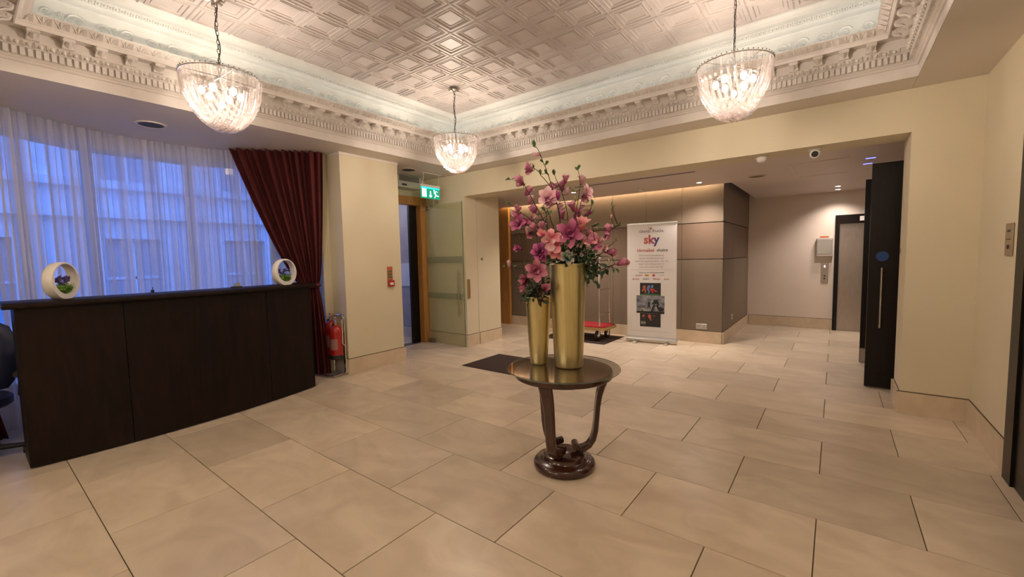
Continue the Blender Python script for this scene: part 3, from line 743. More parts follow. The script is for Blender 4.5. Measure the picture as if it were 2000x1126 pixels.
planter((-4.86, .495, 1.2365), R(-38), 'larger looking white ring planter of lavender at the left end of the counter')
planter((-4.88, 2.21, 1.2365), R(-68), 'smaller looking white ring planter at the right end of the counter before the drape')
q = thing('tape_dispenser', 'small dark tape holder standing on the counter left of the right planter', 'stationery', (-4.86, 1.72, 1.2365))
MB().cbox(-.03, .03, -.045, .045, 0, .018, .006).build('base', m_black, q); k = MB(); k.cyl((-.012, .01, .030), (.012, .01, .030), .026, 18); k.build('tape_roll', m_alu, q, True)
q = thing('pen_pot', 'tiny dark pen holder on the counter against the sheer curtain', 'stationery', (-5.0, 1.08, 1.2365))
k = MB(); k.lathe([(.012, 0), (.013, .022), (.010, .022), (.009, .004)], seg=14); k.build('cup', m_black, q, True)
k = MB(); k.cyl((0, 0, .008), (.006, .002, .050), .003, 6); k.build('pen', m_offic, q)
# office chair behind the counter (left)
ch = thing('office_chair', 'dark blue office chair behind the left end of the counter', 'chair', (-5.20, -.02, 0), R(80))
b = MB(); b.loft([[(-.24+.03*abs(i-4)/4, .20-.02*math.cos(i*.4), .52+.0), (-.24, .24, .52)] for i in range(2)], False)
bk2 = MB(); rings = []
for z, hw_, yy in ((.50, .17, .20), (.56, .21, .205), (.72, .235, .23), (.88, .235, .26), (1.00, .20, .275), (1.06, .12, .28)):
    rings.append([(hw_*math.cos(t)*1.0, yy+.035*math.sin(t)+.05*(math.cos(t)**2), z) for t in [2*PI*k/16 for k in range(16)]])
bk2.loft(rings, True); bk2.build('backrest', m_offic, ch, True)
s_ = MB(); s_.loft([[(.23*math.cos(t)*k_, .23*math.sin(t)*k_-.02, z) for t in [2*PI*k/20 for k in range(20)]] for z, k_ in ((.42, .9), (.44, 1), (.49, 1), (.51, .9))], True); s_.build('seat', m_offic, ch, True)
for sx in (-1, 1):
    a = MB(); a.tube([(sx*.27, -.12, .66), (sx*.27, .12, .66), (sx*.26, .20, .62), (sx*.25, .16, .44)], .024, 8); a.build('armrest', m_black, ch, True)
k = MB(); k.cyl((0,0,.08), (0,0,.43), .028, 12); k.build('gas_column', m_black, ch)
for i in range(5):
    a = 2*PI*i/5; k = MB(); k.tube([(0,0,.10), (.26*math.cos(a), .26*math.sin(a), .07)], [.028, .018], 8); lg = k.build('leg', m_black, ch)
    k = MB(); k.cyl((.26*math.cos(a)-.012, .26*math.sin(a), .027), (.26*math.cos(a)+.012, .26*math.sin(a), .027), .027, 12); k.build('caster', m_black, lg)

# ---- fire extinguishers on chrome stand
stn = thing('extinguisher_stand', 'chrome tube stand holding two fire extinguishers beside the pillar', 'stand', (0,0,0))
t = MB(); t.tube([(-5.46, 2.98, .018), (-5.46, 2.84, .018), (-5.40, 2.78, .018), (-5.12, 2.79, .018), (-5.065, 2.83, .018), (-5.075, 3.0, .018), (-5.12, 3.025, .03), (-5.12, 3.025, .20)], .012, 8); t.build('base_tube', m_chrome, stn, True)
MB().box(-5.44, -5.09, 2.80, 3.01, .008, .014).build('base_plate', m_alu, stn)
t = MB(); t.tube([(-5.085, 3.02, .02), (-5.085, 3.02, .30), (-5.08, 3.02, .74), (-5.12, 3.02, .78), (-5.35, 3.02, .78), (-5.375, 3.02, .74), (-5.375, 3.02, .30), (-5.375, 3.02, .02)], .012, 8); t.build('back_hoop', m_chrome, stn, True)
t = MB(); t.tube([(-5.08, 3.02, .74), (-5.065, 2.98, .72), (-5.055, 2.97, .42), (-5.085, 3.01, .38)], .009, 8); t.build('side_loop', m_chrome, stn, True)
def extinguisher(x, y, r, z0, z1, label, black):
    e = thing('fire_extinguisher', label, 'extinguisher', (x, y, z0))
    h = z1-z0
    k = MB(); k.lathe([(r*.96, .04), (r, .05), (r, h-.09), (r*.93, h-.05), (r*.7, h-.015), (r*.35, h), (.02, h+.01)], seg=28); k.build('cylinder', m_exred, e, True)
    k = MB(); k.lathe([(r*.9, 0), (r*1.03, .006), (r*1.03, .055), (r*.98, .06)], seg=28); k.build('foot_ring', m_black, e, True)
    k = MB(); k.lathe([(.018, h), (.022, h+.01), (.022, h+.05), (.014, h+.06)], seg=14); k.build('valve', m_brass, e, True)
    k = MB(); k.tube([(-.02, 0, h+.06), (.05, -.03, h+.075), (.10, -.055, h+.055)], [.012, .010, .008], 6); k.tube([(-.02, 0, h+.085), (.05, -.03, h+.115), (.10, -.055, h+.12)], [.010, .010, .008], 6); k.build('handle', m_chrome if black else m_exred, e)
    k = MB(); k.tube([(0, .02, h+.03), (-.05, .0, h+.02), (-r-.012, -.01, h-.06), (-r-.018, -.02, h*.55), (-r-.014, -.02, h*.30)], .010, 8); k.build('hose', m_black, e, True)
    # wrapped label on the camera side
    lab = MB(); a0, a1 = R(-95), R(-20); n = 10
    lab.loft([[((r+.001)*math.cos(a0+(a1-a0)*i/n), (r+.001)*math.sin(a0+(a1-a0)*i/n), z) for i in range(n+1)] for z in (h*.30, h*.62)], False, False)
    lab.build('label', mat('label_pale_'+label[:5].strip(), (.34, .17, .15), .5), e)
    return e
extinguisher(-5.145, 2.935, .082, .215, .655, 'red fire extinguisher in front on the chrome stand', True)
extinguisher(-5.30, 2.955, .078, .215, .700, 'red fire extinguisher half hidden behind the drape on the stand', False)

# ---- fire call point
q = thing('fire_call_point', 'red fire call point with instruction plate on the cream pillar', 'alarm', (-5.058, 3.745, 0))
MB().cbox(0, .006, -.045, .045, 1.205, 1.395, .001).build('instruction_plate', m_orange, q)
for z in (1.245, 1.285, 1.325): MB().box(.0062, .0072, -.036, .036, z-.012, z+.012).build('text_panel', mat('plate_green_%d' % int(z*1000), (.05, .16, .10), .5) , q)
MB().cbox(0, .040, -.044, .052, 1.112, 1.200, .005).build('alarm_box', m_exred, q)
MB().box(.0402, .0415, -.026, .030, 1.135, 1.170).build('glass_window', m_white, q)

# ---- air curtain and exit sign
q = thing('air_curtain', 'white air curtain heater mounted over the entrance doorway', 'heater', (-5.858, 4.42, 2.79))
MB().cbox(0, .20, -.50, .50, -.115, .085, .012).build('casing', m_greyg, q)
for y0, y1 in ((-.44, -.05), (.03, .44)):
    for i in range(4): MB().box(.2005, .208, y0, y1, -.01+.022*i, .002+.022*i).build('intake_slat', m_dark, q)
MB().box(.2005, .203, .08, .18, -.085, -.055).build('control_pad', m_dark, q)
text('Dimplex', .035, m_dark, q, (.202, -.25, -.07), (PI/2, 0, PI/2))
q = thing('exit_sign', 'green illuminated exit sign with arrow and running man hanging over the entrance', 'sign', (-5.30, 4.785, 0))
MB().cbox(-.012, .012, -.205, .205, 2.655, 2.695, .003).build('lamp_housing', m_white, q)
sg = MB().box(-.004, .004, -.20, .20, 2.475, 2.655).build('sign_blade', m_green, q)
MB().box(.0042, .0052, -.195, .195, 2.632, 2.654).build('glow_edge', m_exitglow, sg)
MB().box(.0042, .0056, -.180, -.085, 2.495, 2.630).build('door_symbol', m_exitw, sg)
MB().prism([(-.04,2.53),(-.012,2.53),(-.012,2.60),(.012,2.60),(.012,2.53),(.04,2.53),(0,2.488)], .0042, .0056, 'x').build('arrow_symbol', m_exitw, sg)
mn = MB()
def lim(a, b, r): mn.tube([(.006, *a), (.006, *b)], r, 6)
mn.ball((.006, .075, 2.612), .015, 8, 5, (.2, 1, 1))
lim((.085, 2.595), (.110, 2.555), .014); lim((.110, 2.555), (.105, 2.525), .010); lim((.105, 2.525), (.085, 2.492), .009)
lim((.112, 2.552), (.140, 2.528), .010); lim((.140, 2.528), (.180, 2.530), .009); lim((.095, 2.592), (.130, 2.605), .007); lim((.130, 2.605), (.155, 2.585), .006); lim((.088, 2.588), (.068, 2.562), .006)
o = mn.build('running_man', m_exitw, sg); 
for v in o.data.vertices: v.co.x = .0042+max(0, min(.0014, (v.co.x+.01)*.05))
for y in (-.17, .16):
    k = MB(); k.tube([(0, y, 2.695), (.012, y+.02, 2.78), (0, y+.035, 2.872)], .003, 6); k.build('hanging_wire', m_white, q)
MB().cbox(-.035, .035, -.19, .22, 2.872, 2.8795, .002).build('ceiling_plate', m_white, q)
def round_speaker(x, y, z, r, label):
    s = thing('ceiling_speaker', label, 'speaker', (x, y, z))
    k = MB(); k.lathe([(r*.8, -.003), (r*.82, -.010), (r, -.010), (r, -.001)], seg=32); k.build('rim', m_soffit, s, True)
    k = MB(); k.lathe([(r*.81, -.008), (r*.2, -.0095), (.001, -.0095)], seg=32, caps=False); k.build('grille', m_dark if z > 2.7 else m_brown2, s, True)
round_speaker(-5.44, 1.27, ZS, .125, 'round dark speaker grille in the bay soffit')
round_speaker(-5.30, 4.35, ZS, .125, 'round speaker grille in the soffit over the entrance')
round_speaker(-.93, 7.05, 2.58, .125, 'round bronze speaker grille in the corridor ceiling')

# ---- corridor ceiling fittings
for x, y, lb in ((-1.70, 7.02, 'downlight over the bronze wall corner'), (0.0, 9.15, 'nearer of two downlights in front of the lift'), (-.0, 9.62, 'farther of two downlights in front of the lift'), (-3.6, 6.5, 'downlight over the luggage trolley')):
    s = thing('ceiling_downlight', 'small bright recessed '+lb, 'light', (x, y, 2.58))
    k = MB(); k.lathe([(.045, -.001), (.052, -.005), (.040, -.006), (.034, -.002)], seg=24); k.build('trim_ring', m_white, s, True)
    k = MB(); k.lathe([(.034, -.004), (.001, -.0045)], seg=20, caps=False); k.build('lens', m_spot, s)
    lamp('downlight_beam', 'SPOT', (x, y, 2.565), DOWN_W*(1.25 if y > 9 else 2.9), PINKW, .07, (0, 0, 0), R(130), .8)
for x, y, lb in ((.30, 6.65, 'nearer'), (.29, 7.05, 'farther')):  # blue reflections on the glossy ceiling, imitated by small glowing blocks
    s = thing('blue_reflection', lb+' of two glowing blocks imitating blue reflections on the corridor ceiling by the dark doors', 'light', (x, y, 2.58))
    MB().cbox(-.055, .055, -.035, .035, -.006, -.001, .002).build('reflection_rim', m_cceil, s)
    MB().box(-.045, .045, -.025, .025, -.0085, -.0062).build('lens', m_blueglow, s)
q = thing('smoke_detector', 'white smoke detector under the lintel of the wide opening', 'detector', (-.655, 5.30, 2.51))
k = MB(); k.lathe([(.06, -.001), (.06, -.018), (.052, -.028)], seg=28); k.build('base', m_white, q, True)
k = MB(); k.lathe([(.050, -.028), (.048, -.045), (.036, -.060), (.02, -.066), (.001, -.067)], seg=28, caps=False); k.build('sensor_head', m_porc, q, True)
q = thing('smoke_detector', 'small white detector on the corridor ceiling above the banner', 'detector', (-2.62, 7.05, 2.58))
k = MB(); k.lathe([(.05, -.001), (.05, -.014), (.035, -.030), (.001, -.034)], seg=24); k.build('sensor_head', m_white, q, True)
q = thing('security_camera', 'white dome security camera under the lintel near the right end', 'camera', (-.19, 5.31, 2.51))
k = MB(); k.lathe([(.058, -.001), (.058, -.012), (.048, -.022)], seg=28); k.build('mount', m_white, q, True)
k = MB(); k.ball((0, 0, -.045), .050, 20, 12); k.build('ball_housing', m_white, q, True)
dv = Vector((-.03, -.97, -.25)).normalized(); cp = Vector((0, 0, -.045))
k = MB(); k.tube([cp+dv*.02, cp+dv*.056], .036, 20); hs = k.build('lens_hood', m_porc, q, True)
k = MB(); k.tube([cp+dv*.0555, cp+dv*.058], .030, 20); k.build('lens', m_black, hs, True)
q = thing('slot_diffuser', 'long black slot air diffuser in the corridor ceiling near the opening', 'vent', (-2.75, 6.05, 2.58))
MB().box(-1.25, 1.25, -.035, .035, -.0045, -.001).build('frame', m_cceil, q); MB().box(-1.23, 1.23, -.020, .020, -.0062, -.0047).build('slot', m_dark, q)

# ---- mats
def mat_thing(x0, x1, y0, y1, label):
    m_ = thing('door_mat', label, 'mat', ((x0+x1)/2, (y0+y1)/2, 0.0004)); hx, hy = (x1-x0)/2, (y1-y0)/2
    MB().cbox(-hx, hx, -hy, hy, 0, .010, .004).build('pile', m_mat, m_)
    k = MB(); k.box(-hx-.012, -hx, -hy-.012, hy+.012, 0, .006).box(hx, hx+.012, -hy-.012, hy+.012, 0, .006).box(-hx, hx, -hy-.012, -hy, 0, .006).box(-hx, hx, hy, hy+.012, 0, .006); k.build('rubber_edge', m_black, m_)
mat_thing(-4.09, -2.72, 4.19, 4.99, 'brown carpet mat on the tiles behind the round table')
mat_thing(-4.30, -3.05, 6.49, 7.30, 'brown carpet mat under the luggage trolley')
MB_ = thing('door_mat', 'small dark mat inside the entrance vestibule', 'mat', (-6.75, 4.55, .0004)); MB().cbox(-.55, .40, -.4, .42, 0, .010, .004).build('pile', m_mat, MB_)

# ---- luggage trolley
tr = thing('luggage_trolley', 'chrome luggage trolley with a red carpeted deck standing on the corridor mat', 'trolley', (0,0,0))
X0, X1, Y0, Y1 = -4.16, -3.09, 6.60, 7.17
def rrect(x0, x1, y0, y1, r, n=6):
    p = []
    for cx, cy, a in ((x1-r, y0+r, -90), (x1-r, y1-r, 0), (x0+r, y1-r, 90), (x0+r, y0+r, 180)):
        for i in range(n+1): t_ = R(a+90*i/n); p.append((cx+r*math.cos(t_), cy+r*math.sin(t_)))
    return p
MB().prism(rrect(X0, X1, Y0, Y1, .09), .205, .250, 'z').build('deck_edge', m_brass, tr, True)
MB().prism(rrect(X0+.03, X1-.03, Y0+.03, Y1-.03, .07), .251, .263, 'z').build('red_carpet', m_cloth, tr)
for x in (X0+.10, X1-.13):
    k = MB()
    pts = [(x, Y0+.08, .25), (x, Y0+.08, 1.38), (x, Y0+.10, 1.44), (x, Y0+.16, 1.47), (x, Y1-.16, 1.47), (x, Y1-.10, 1.44), (x, Y1-.08, 1.38), (x, Y1-.08, .25)]
    k.tube(pts, .017, 10); fr = k.build('end_frame', m_chrome, tr, True)
    for z in (.47, .90, 1.25):
        k = MB(); k.cyl((x, Y0+.08, z), (x, Y1-.08, z), .012, 8); k.build('rung', m_chrome, fr, True)
k = MB(); k.cyl((X0+.10, (Y0+Y1)/2, 1.47), (X1-.13, (Y0+Y1)/2, 1.47), .014, 8); k.build('top_rail', m_chrome, tr, True)
for x in (X0+.17, X1-.17):
    for y in (Y0+.09, Y1-.09):
        k = MB(); k.cyl((x-.016, y, .100), (x+.016, y, .100), .090, 20); wv_ = k.build('wheel', m_black, tr, True)
        k = MB(); k.cyl((x-.018, y, .100), (x+.018, y, .100), .045, 16); k.build('hub', m_chrome, wv_, True)
        k = MB(); k.box(x-.03, x-.022, y-.02, y+.02, .09, .21); k.box(x+.022, x+.03, y-.02, y+.02, .09, .21); k.box(x-.03, x+.03, y-.025, y+.025, .195, .21); k.build('fork', m_chrome, tr)

# ---- roll-up banner
ban = thing('rollup_banner', 'white roll-up banner with coloured lettering and three pictures by the bronze wall', 'banner', (-2.445, 7.044, 0), math.atan2(.09, .806))
BW, BH = .805, 2.0
bs = MB(); bs.loft([[(sx, y, z) for y, z in ((-.05,.028),(-.058,.06),(-.045,.088),(.0,.098),(.045,.088),(.058,.06),(.05,.028))] for sx in (-BW/2-.012, BW/2+.012)], True); bs.build('base_cassette', m_alu, ban, True)
for x in (-.24, .26): MB().cbox(x-.03, x+.03, -.16, .16, .0, .028, .004).build('foot', m_alu, ban)
MB().box(-BW/2, BW/2, -.0015, .0015, .095, BH).build('banner_sheet', m_banner, ban)
MB().cbox(-BW/2-.005, BW/2+.005, -.010, .010, BH-.004, BH+.020, .003).build('top_rail', m_alu, ban)
MB().box(-.012, .012, .03, .045, .05, BH).build('support_pole', m_alu, ban)
fy = -.0022
tx = lambda s, sz, m_, x, z, **kw: text(s, sz, m_, ban, (x, fy, z), **kw)
tx('G', .062, m_black_ink, -.178, 1.875, sx=1.0); tx('RAND', .052, m_black_ink, -.083, 1.873, sx=1.0); tx('P', .062, m_black_ink, .035, 1.875); tx('LAZA', .052, m_black_ink, .128, 1.873)
em = MB()
for i in range(9):
    a = PI*(i+.5)/9; em.prism([(.0+.022*math.cos(a-.1), .022*math.sin(a-.1)), (.045*math.cos(a), .045*math.sin(a)), (.022*math.cos(a+.1), .022*math.sin(a+.1))], -.0005, .0005)
em.prism([(.018*math.cos(PI*k/10), .018*math.sin(PI*k/10)) for k in range(11)], -.0005, .0005)
em.build('sun_emblem', m_red_ink, ban).location = (-.012, fy, 1.908)
def sky_mat():
    m, nt, b = nodes_of('logo_gradient'); tc = N(nt, 'ShaderNodeTexCoord'); sp = N(nt, 'ShaderNodeSeparateXYZ'); nt.links.new(tc.outputs['Object'], sp.inputs[0])
    mr = N(nt, 'ShaderNodeMapRange'); mr.inputs['From Min'].default_value = -.13; mr.inputs['From Max'].default_value = .13; nt.links.new(sp.outputs['X'], mr.inputs[0])
    rp = ramp(nt, [(0, (.50, .10, .05)), (.4, (.42, .05, .06)), (.62, (.30, .03, .10)), (.78, (.05, .02, .16)), (1, (.05, .05, .22))]); nt.links.new(mr.outputs[0], rp.inputs[0]); nt.links.new(rp.outputs[0], b.inputs['Base Color']); return m
tx('sky', .20, sky_mat(), 0, 1.735, bold=.006, sx=.95)
tx('Unrivalled', .072, m_red_ink, -.095, 1.560, bold=.0006, sx=.95); tx('choice', .072, m_black_ink, .175, 1.560, bold=.0006, sx=.95)
for i, s in enumerate(('From movie premieres to', 'award winning drama and', 'nail biting sporting action - you can', 'have it all in the privacy of', 'your own room with Sky')):
    tx(s, .042, m_grey_ink, 0, 1.478-.048*i, sx=.92)
MB().box(-.33, .33, fy-.0005, fy+.0005, 1.238, 1.241).build('rule_line', m_grey_ink, ban)
tx('We give you over 600 channels including', .027, m_black_ink, 0, 1.190, sx=.92)
tx('sky cinema', .026, m_red_ink, -.205, 1.144, bold=.0006); MB().box(-.105, -.040, fy-.0006, fy+.0006, 1.128, 1.158).build('logo_block', m_yel_ink, ban); tx('NEWS', .020, m_black_ink, -.072, 1.143).location.y = fy-.002
k = MB(); k.cyl((.04, fy-.0006, 1.143), (.04, fy+.0006, 1.143), .021, 20); k.build('round_logo', m_red_ink, ban); tx('channel list', .020, m_grey_ink, .17, 1.143)
for s, x, m_ in (('sky movies', -.255, m_red_ink), ('sky sports', -.085, m_blue_ink), ('ESPN sport', .085, m_red_ink), ('sky arts', .245, m_red_ink)): tx(s, .028, m_, x, 1.082, bold=.0006, sx=.9)
# three printed pictures (generic scenes)
def pic(x0, x1, z0, z1, m_): return MB().box(x0, x1, fy-.0010, fy+.0004, z0, z1).build('printed_picture', m_, ban)
p1 = pic(-.185, .155, .805, 1.015, m_pdark)
def blob(parent, m_, parts, name):
    mb = MB()
    for a, b, r in parts: mb.tube([(a[0], fy-.0018, a[1]), (b[0], fy-.0018, b[1])], r, 6)
    o = mb.build(name, m_, parent)
    for v in o.data.vertices: v.co.y = fy-.0012-(.0008 if v.co.y < fy-.0018 else 0)
    return o
blob(p1, m_porange, [((-.11,.97),(-.12,.92),.022), ((-.12,.92),(-.09,.88),.014), ((-.09,.88),(-.10,.84),.010), ((-.12,.92),(-.15,.87),.012)], 'player_figure')
blob(p1, m_pblue, [((-.03,.97),(-.06,.91),.020), ((-.06,.91),(-.03,.87),.013), ((-.03,.87),(-.05,.835),.010), ((.02,.98),(.01,.93),.018)], 'player_figure')
blob(p1, m_red_ink, [((-.02,.91),(.04,.90),.018), ((.04,.90),(.09,.87),.012), ((.01,.89),(.03,.845),.011)], 'player_figure')
blob(p1, m_pgreen, [((-.17,.82),(.14,.818),.006)], 'turf_strip')
p2 = pic(-.245, .215, .500, .802, m_pfog)
blob(p2, m_pdark, [((.07,.765),(.07,.77),.022), ((.07,.735),(.075,.66),.034), ((.05,.70),(.02,.655),.012), ((.10,.71),(.125,.64),.013), ((.06,.65),(.02,.56),.020), ((.09,.65),(.135,.56),.018), ((.02,.56),(.0,.51),.014), ((.135,.56),(.16,.51),.014)], 'walking_silhouette')
blob(p2, m_pdark, [((-.035,.715),(-.035,.72),.011), ((-.035,.695),(-.035,.65),.016), ((-.04,.65),(-.055,.58),.010), ((-.03,.65),(-.015,.58),.010)], 'walking_silhouette')
blob(p2, m_pdark, [((-.24,.52),(.21,.515),.016), ((-.22,.60),(-.13,.54),.02), ((.13,.60),(.20,.56),.03)], 'dark_ground')
p3 = pic(-.185, .155, .272, .4985, m_pdark)
blob(p3, m_porange, [((-.13,.47),(-.12,.44),.020), ((-.03,.48),(-.02,.42),.022), ((-.02,.42),(0,.38),.010), ((.05,.47),(.05,.45),.008)], 'stage_glow')
for p_, a, b in ((p2, (-.225, .548), (-.10, .540)), (p3, (-.17, .315), (-.09, .31))):
    for i in range(3): MB().box(a[0]+.02*(2-i)*(p_ is p2), b[0], fy-.0032, fy-.0024, a[1]+.018*i, a[1]+.008+.018*i).build('caption_line', m_alu, p_)
MB().box(-.34, .30, fy-.0005, fy+.0005, .196, .199).build('rule_line', m_grey_ink, ban)

# ================================================================== ROUND TABLE
T = (-1.50, 2.534)
tb = thing('pedestal_table', 'round mahogany pedestal table with glass top in the middle of the lobby', 'table', (T[0], T[1], 0))
k = MB(); k.lathe([(.190, .0), (.212, .006), (.219, .022), (.217, .040), (.205, .054), (.180, .062), (.160, .066), (.152, .074), (.146, .092), (.132, .100), (.001, .102)], seg=56); k.build('base', m_table, tb, True)
k = MB(); k.lathe([(.30, .655), (.328, .655), (.338, .662), (.340, .690), (.335, .702), (.325, .704), (.001, .7045)], seg=64); k.build('table_top', m_ttop, tb, True)
k = MB(); k.lathe([(.331, .654), (.3395, .660), (.3415, .690), (.337, .7035), (.334, .704)], seg=64, caps=False); k.build('apron', m_table, tb, True)
k = MB(); k.lathe([(.388, .7055), (.392, .709), (.392, .713), (.388, .7165), (.001, .7165)], seg=72); k.lathe([(.001, .7055), (.388, .7055)], seg=72, caps=False); gt = k.build('glass_top', m_tglass, tb, True)
k = MB(); rg = [(.3925, .708), (.394, .711), (.3925, .714)]; k.lathe(rg, seg=72, caps=False); k.build('glass_edge', m_tedge, gt, True)
def table_leg(ang):
    ca, sa = math.cos(ang), math.sin(ang); tx_, ty_ = -sa, ca
    path = [(.300, .656, .088, .048), (.288, .625, .086, .046), (.268, .575, .080, .042), (.250, .510, .074, .038), (.238, .430, .070, .034), (.230, .340, .068, .034), (.222, .260, .068, .036), (.205, .195, .068, .038), (.175, .150, .070, .040), (.135, .128, .070, .042), (.100, .128, .068, .042), (.082, .148, .066, .038)]
    mb = MB(); rings = []
    for i, (r, z, wd_, th) in enumerate(path):
        a = path[max(0, i-1)]; b = path[min(len(path)-1, i+1)]
        dr, dz = b[0]-a[0], b[1]-a[1]; L = math.hypot(dr, dz); nr, nz = -dz/L, dr/L
        ring = []
        for sx, st_ in ((-1,-.6), (-.75,-1), (.75,-1), (1,-.6), (1,.6), (.75,1), (-.75,1), (-1,.6)):
            rr = r+nr*st_*th/2; zz = z+nz*st_*th/2
            ring.append((ca*rr+tx_*sx*wd_/2, sa*rr+ty_*sx*wd_/2, zz))
        rings.append(ring)
    mb.loft(rings, True)
    r, z = .080, .150
    c0 = Vector((ca*r, sa*r, z))
    mb.tube([c0-Vector((tx_, ty_, 0))*.040, c0+Vector((tx_, ty_, 0))*.040], .026, 16)
    return mb.build('leg', m_table, tb, True)
base = -.6529   # view direction helps pick the pose seen in the photo; legs are 120 degrees apart
for a in (37.4, 157.4, 277.4): table_leg(R(a))

# ---- gold vases
def vase(x, y, r0, r1, h, label):
    v = thing('gold_vase', label, 'vase', (x, y, .7172))
    k = MB(); pr = [(r0*.90, 0), (r0*.97, .004), (r0, .012)]
    for i in range(1, 9):
        t_ = i/8; pr.append((r0+(r1-r0)*t_**.85, .012+(h-.024)*t_))
    pr += [(r1+.001, h-.006), (r1-.003, h), (r1-.010, h-.002)]
    k.lathe(pr+[(r1-.012, h-.03), (r1-.02, h*.6), (r1-.03, h*.55)], seg=64); k.build('body', m_gold, v, True)
    k = MB(); k.lathe([(.001, h-.10), (r1-.016, h-.10)], seg=32, caps=False); k.build('foam_filling', m_leafd, v)
vase(-1.475, 2.57, .099, .126, .722, 'tall brushed gold vase nearer the centre of the glass table')
vase(-1.695, 2.522, .063, .090, .487, 'shorter brushed gold vase at the left on the glass table')
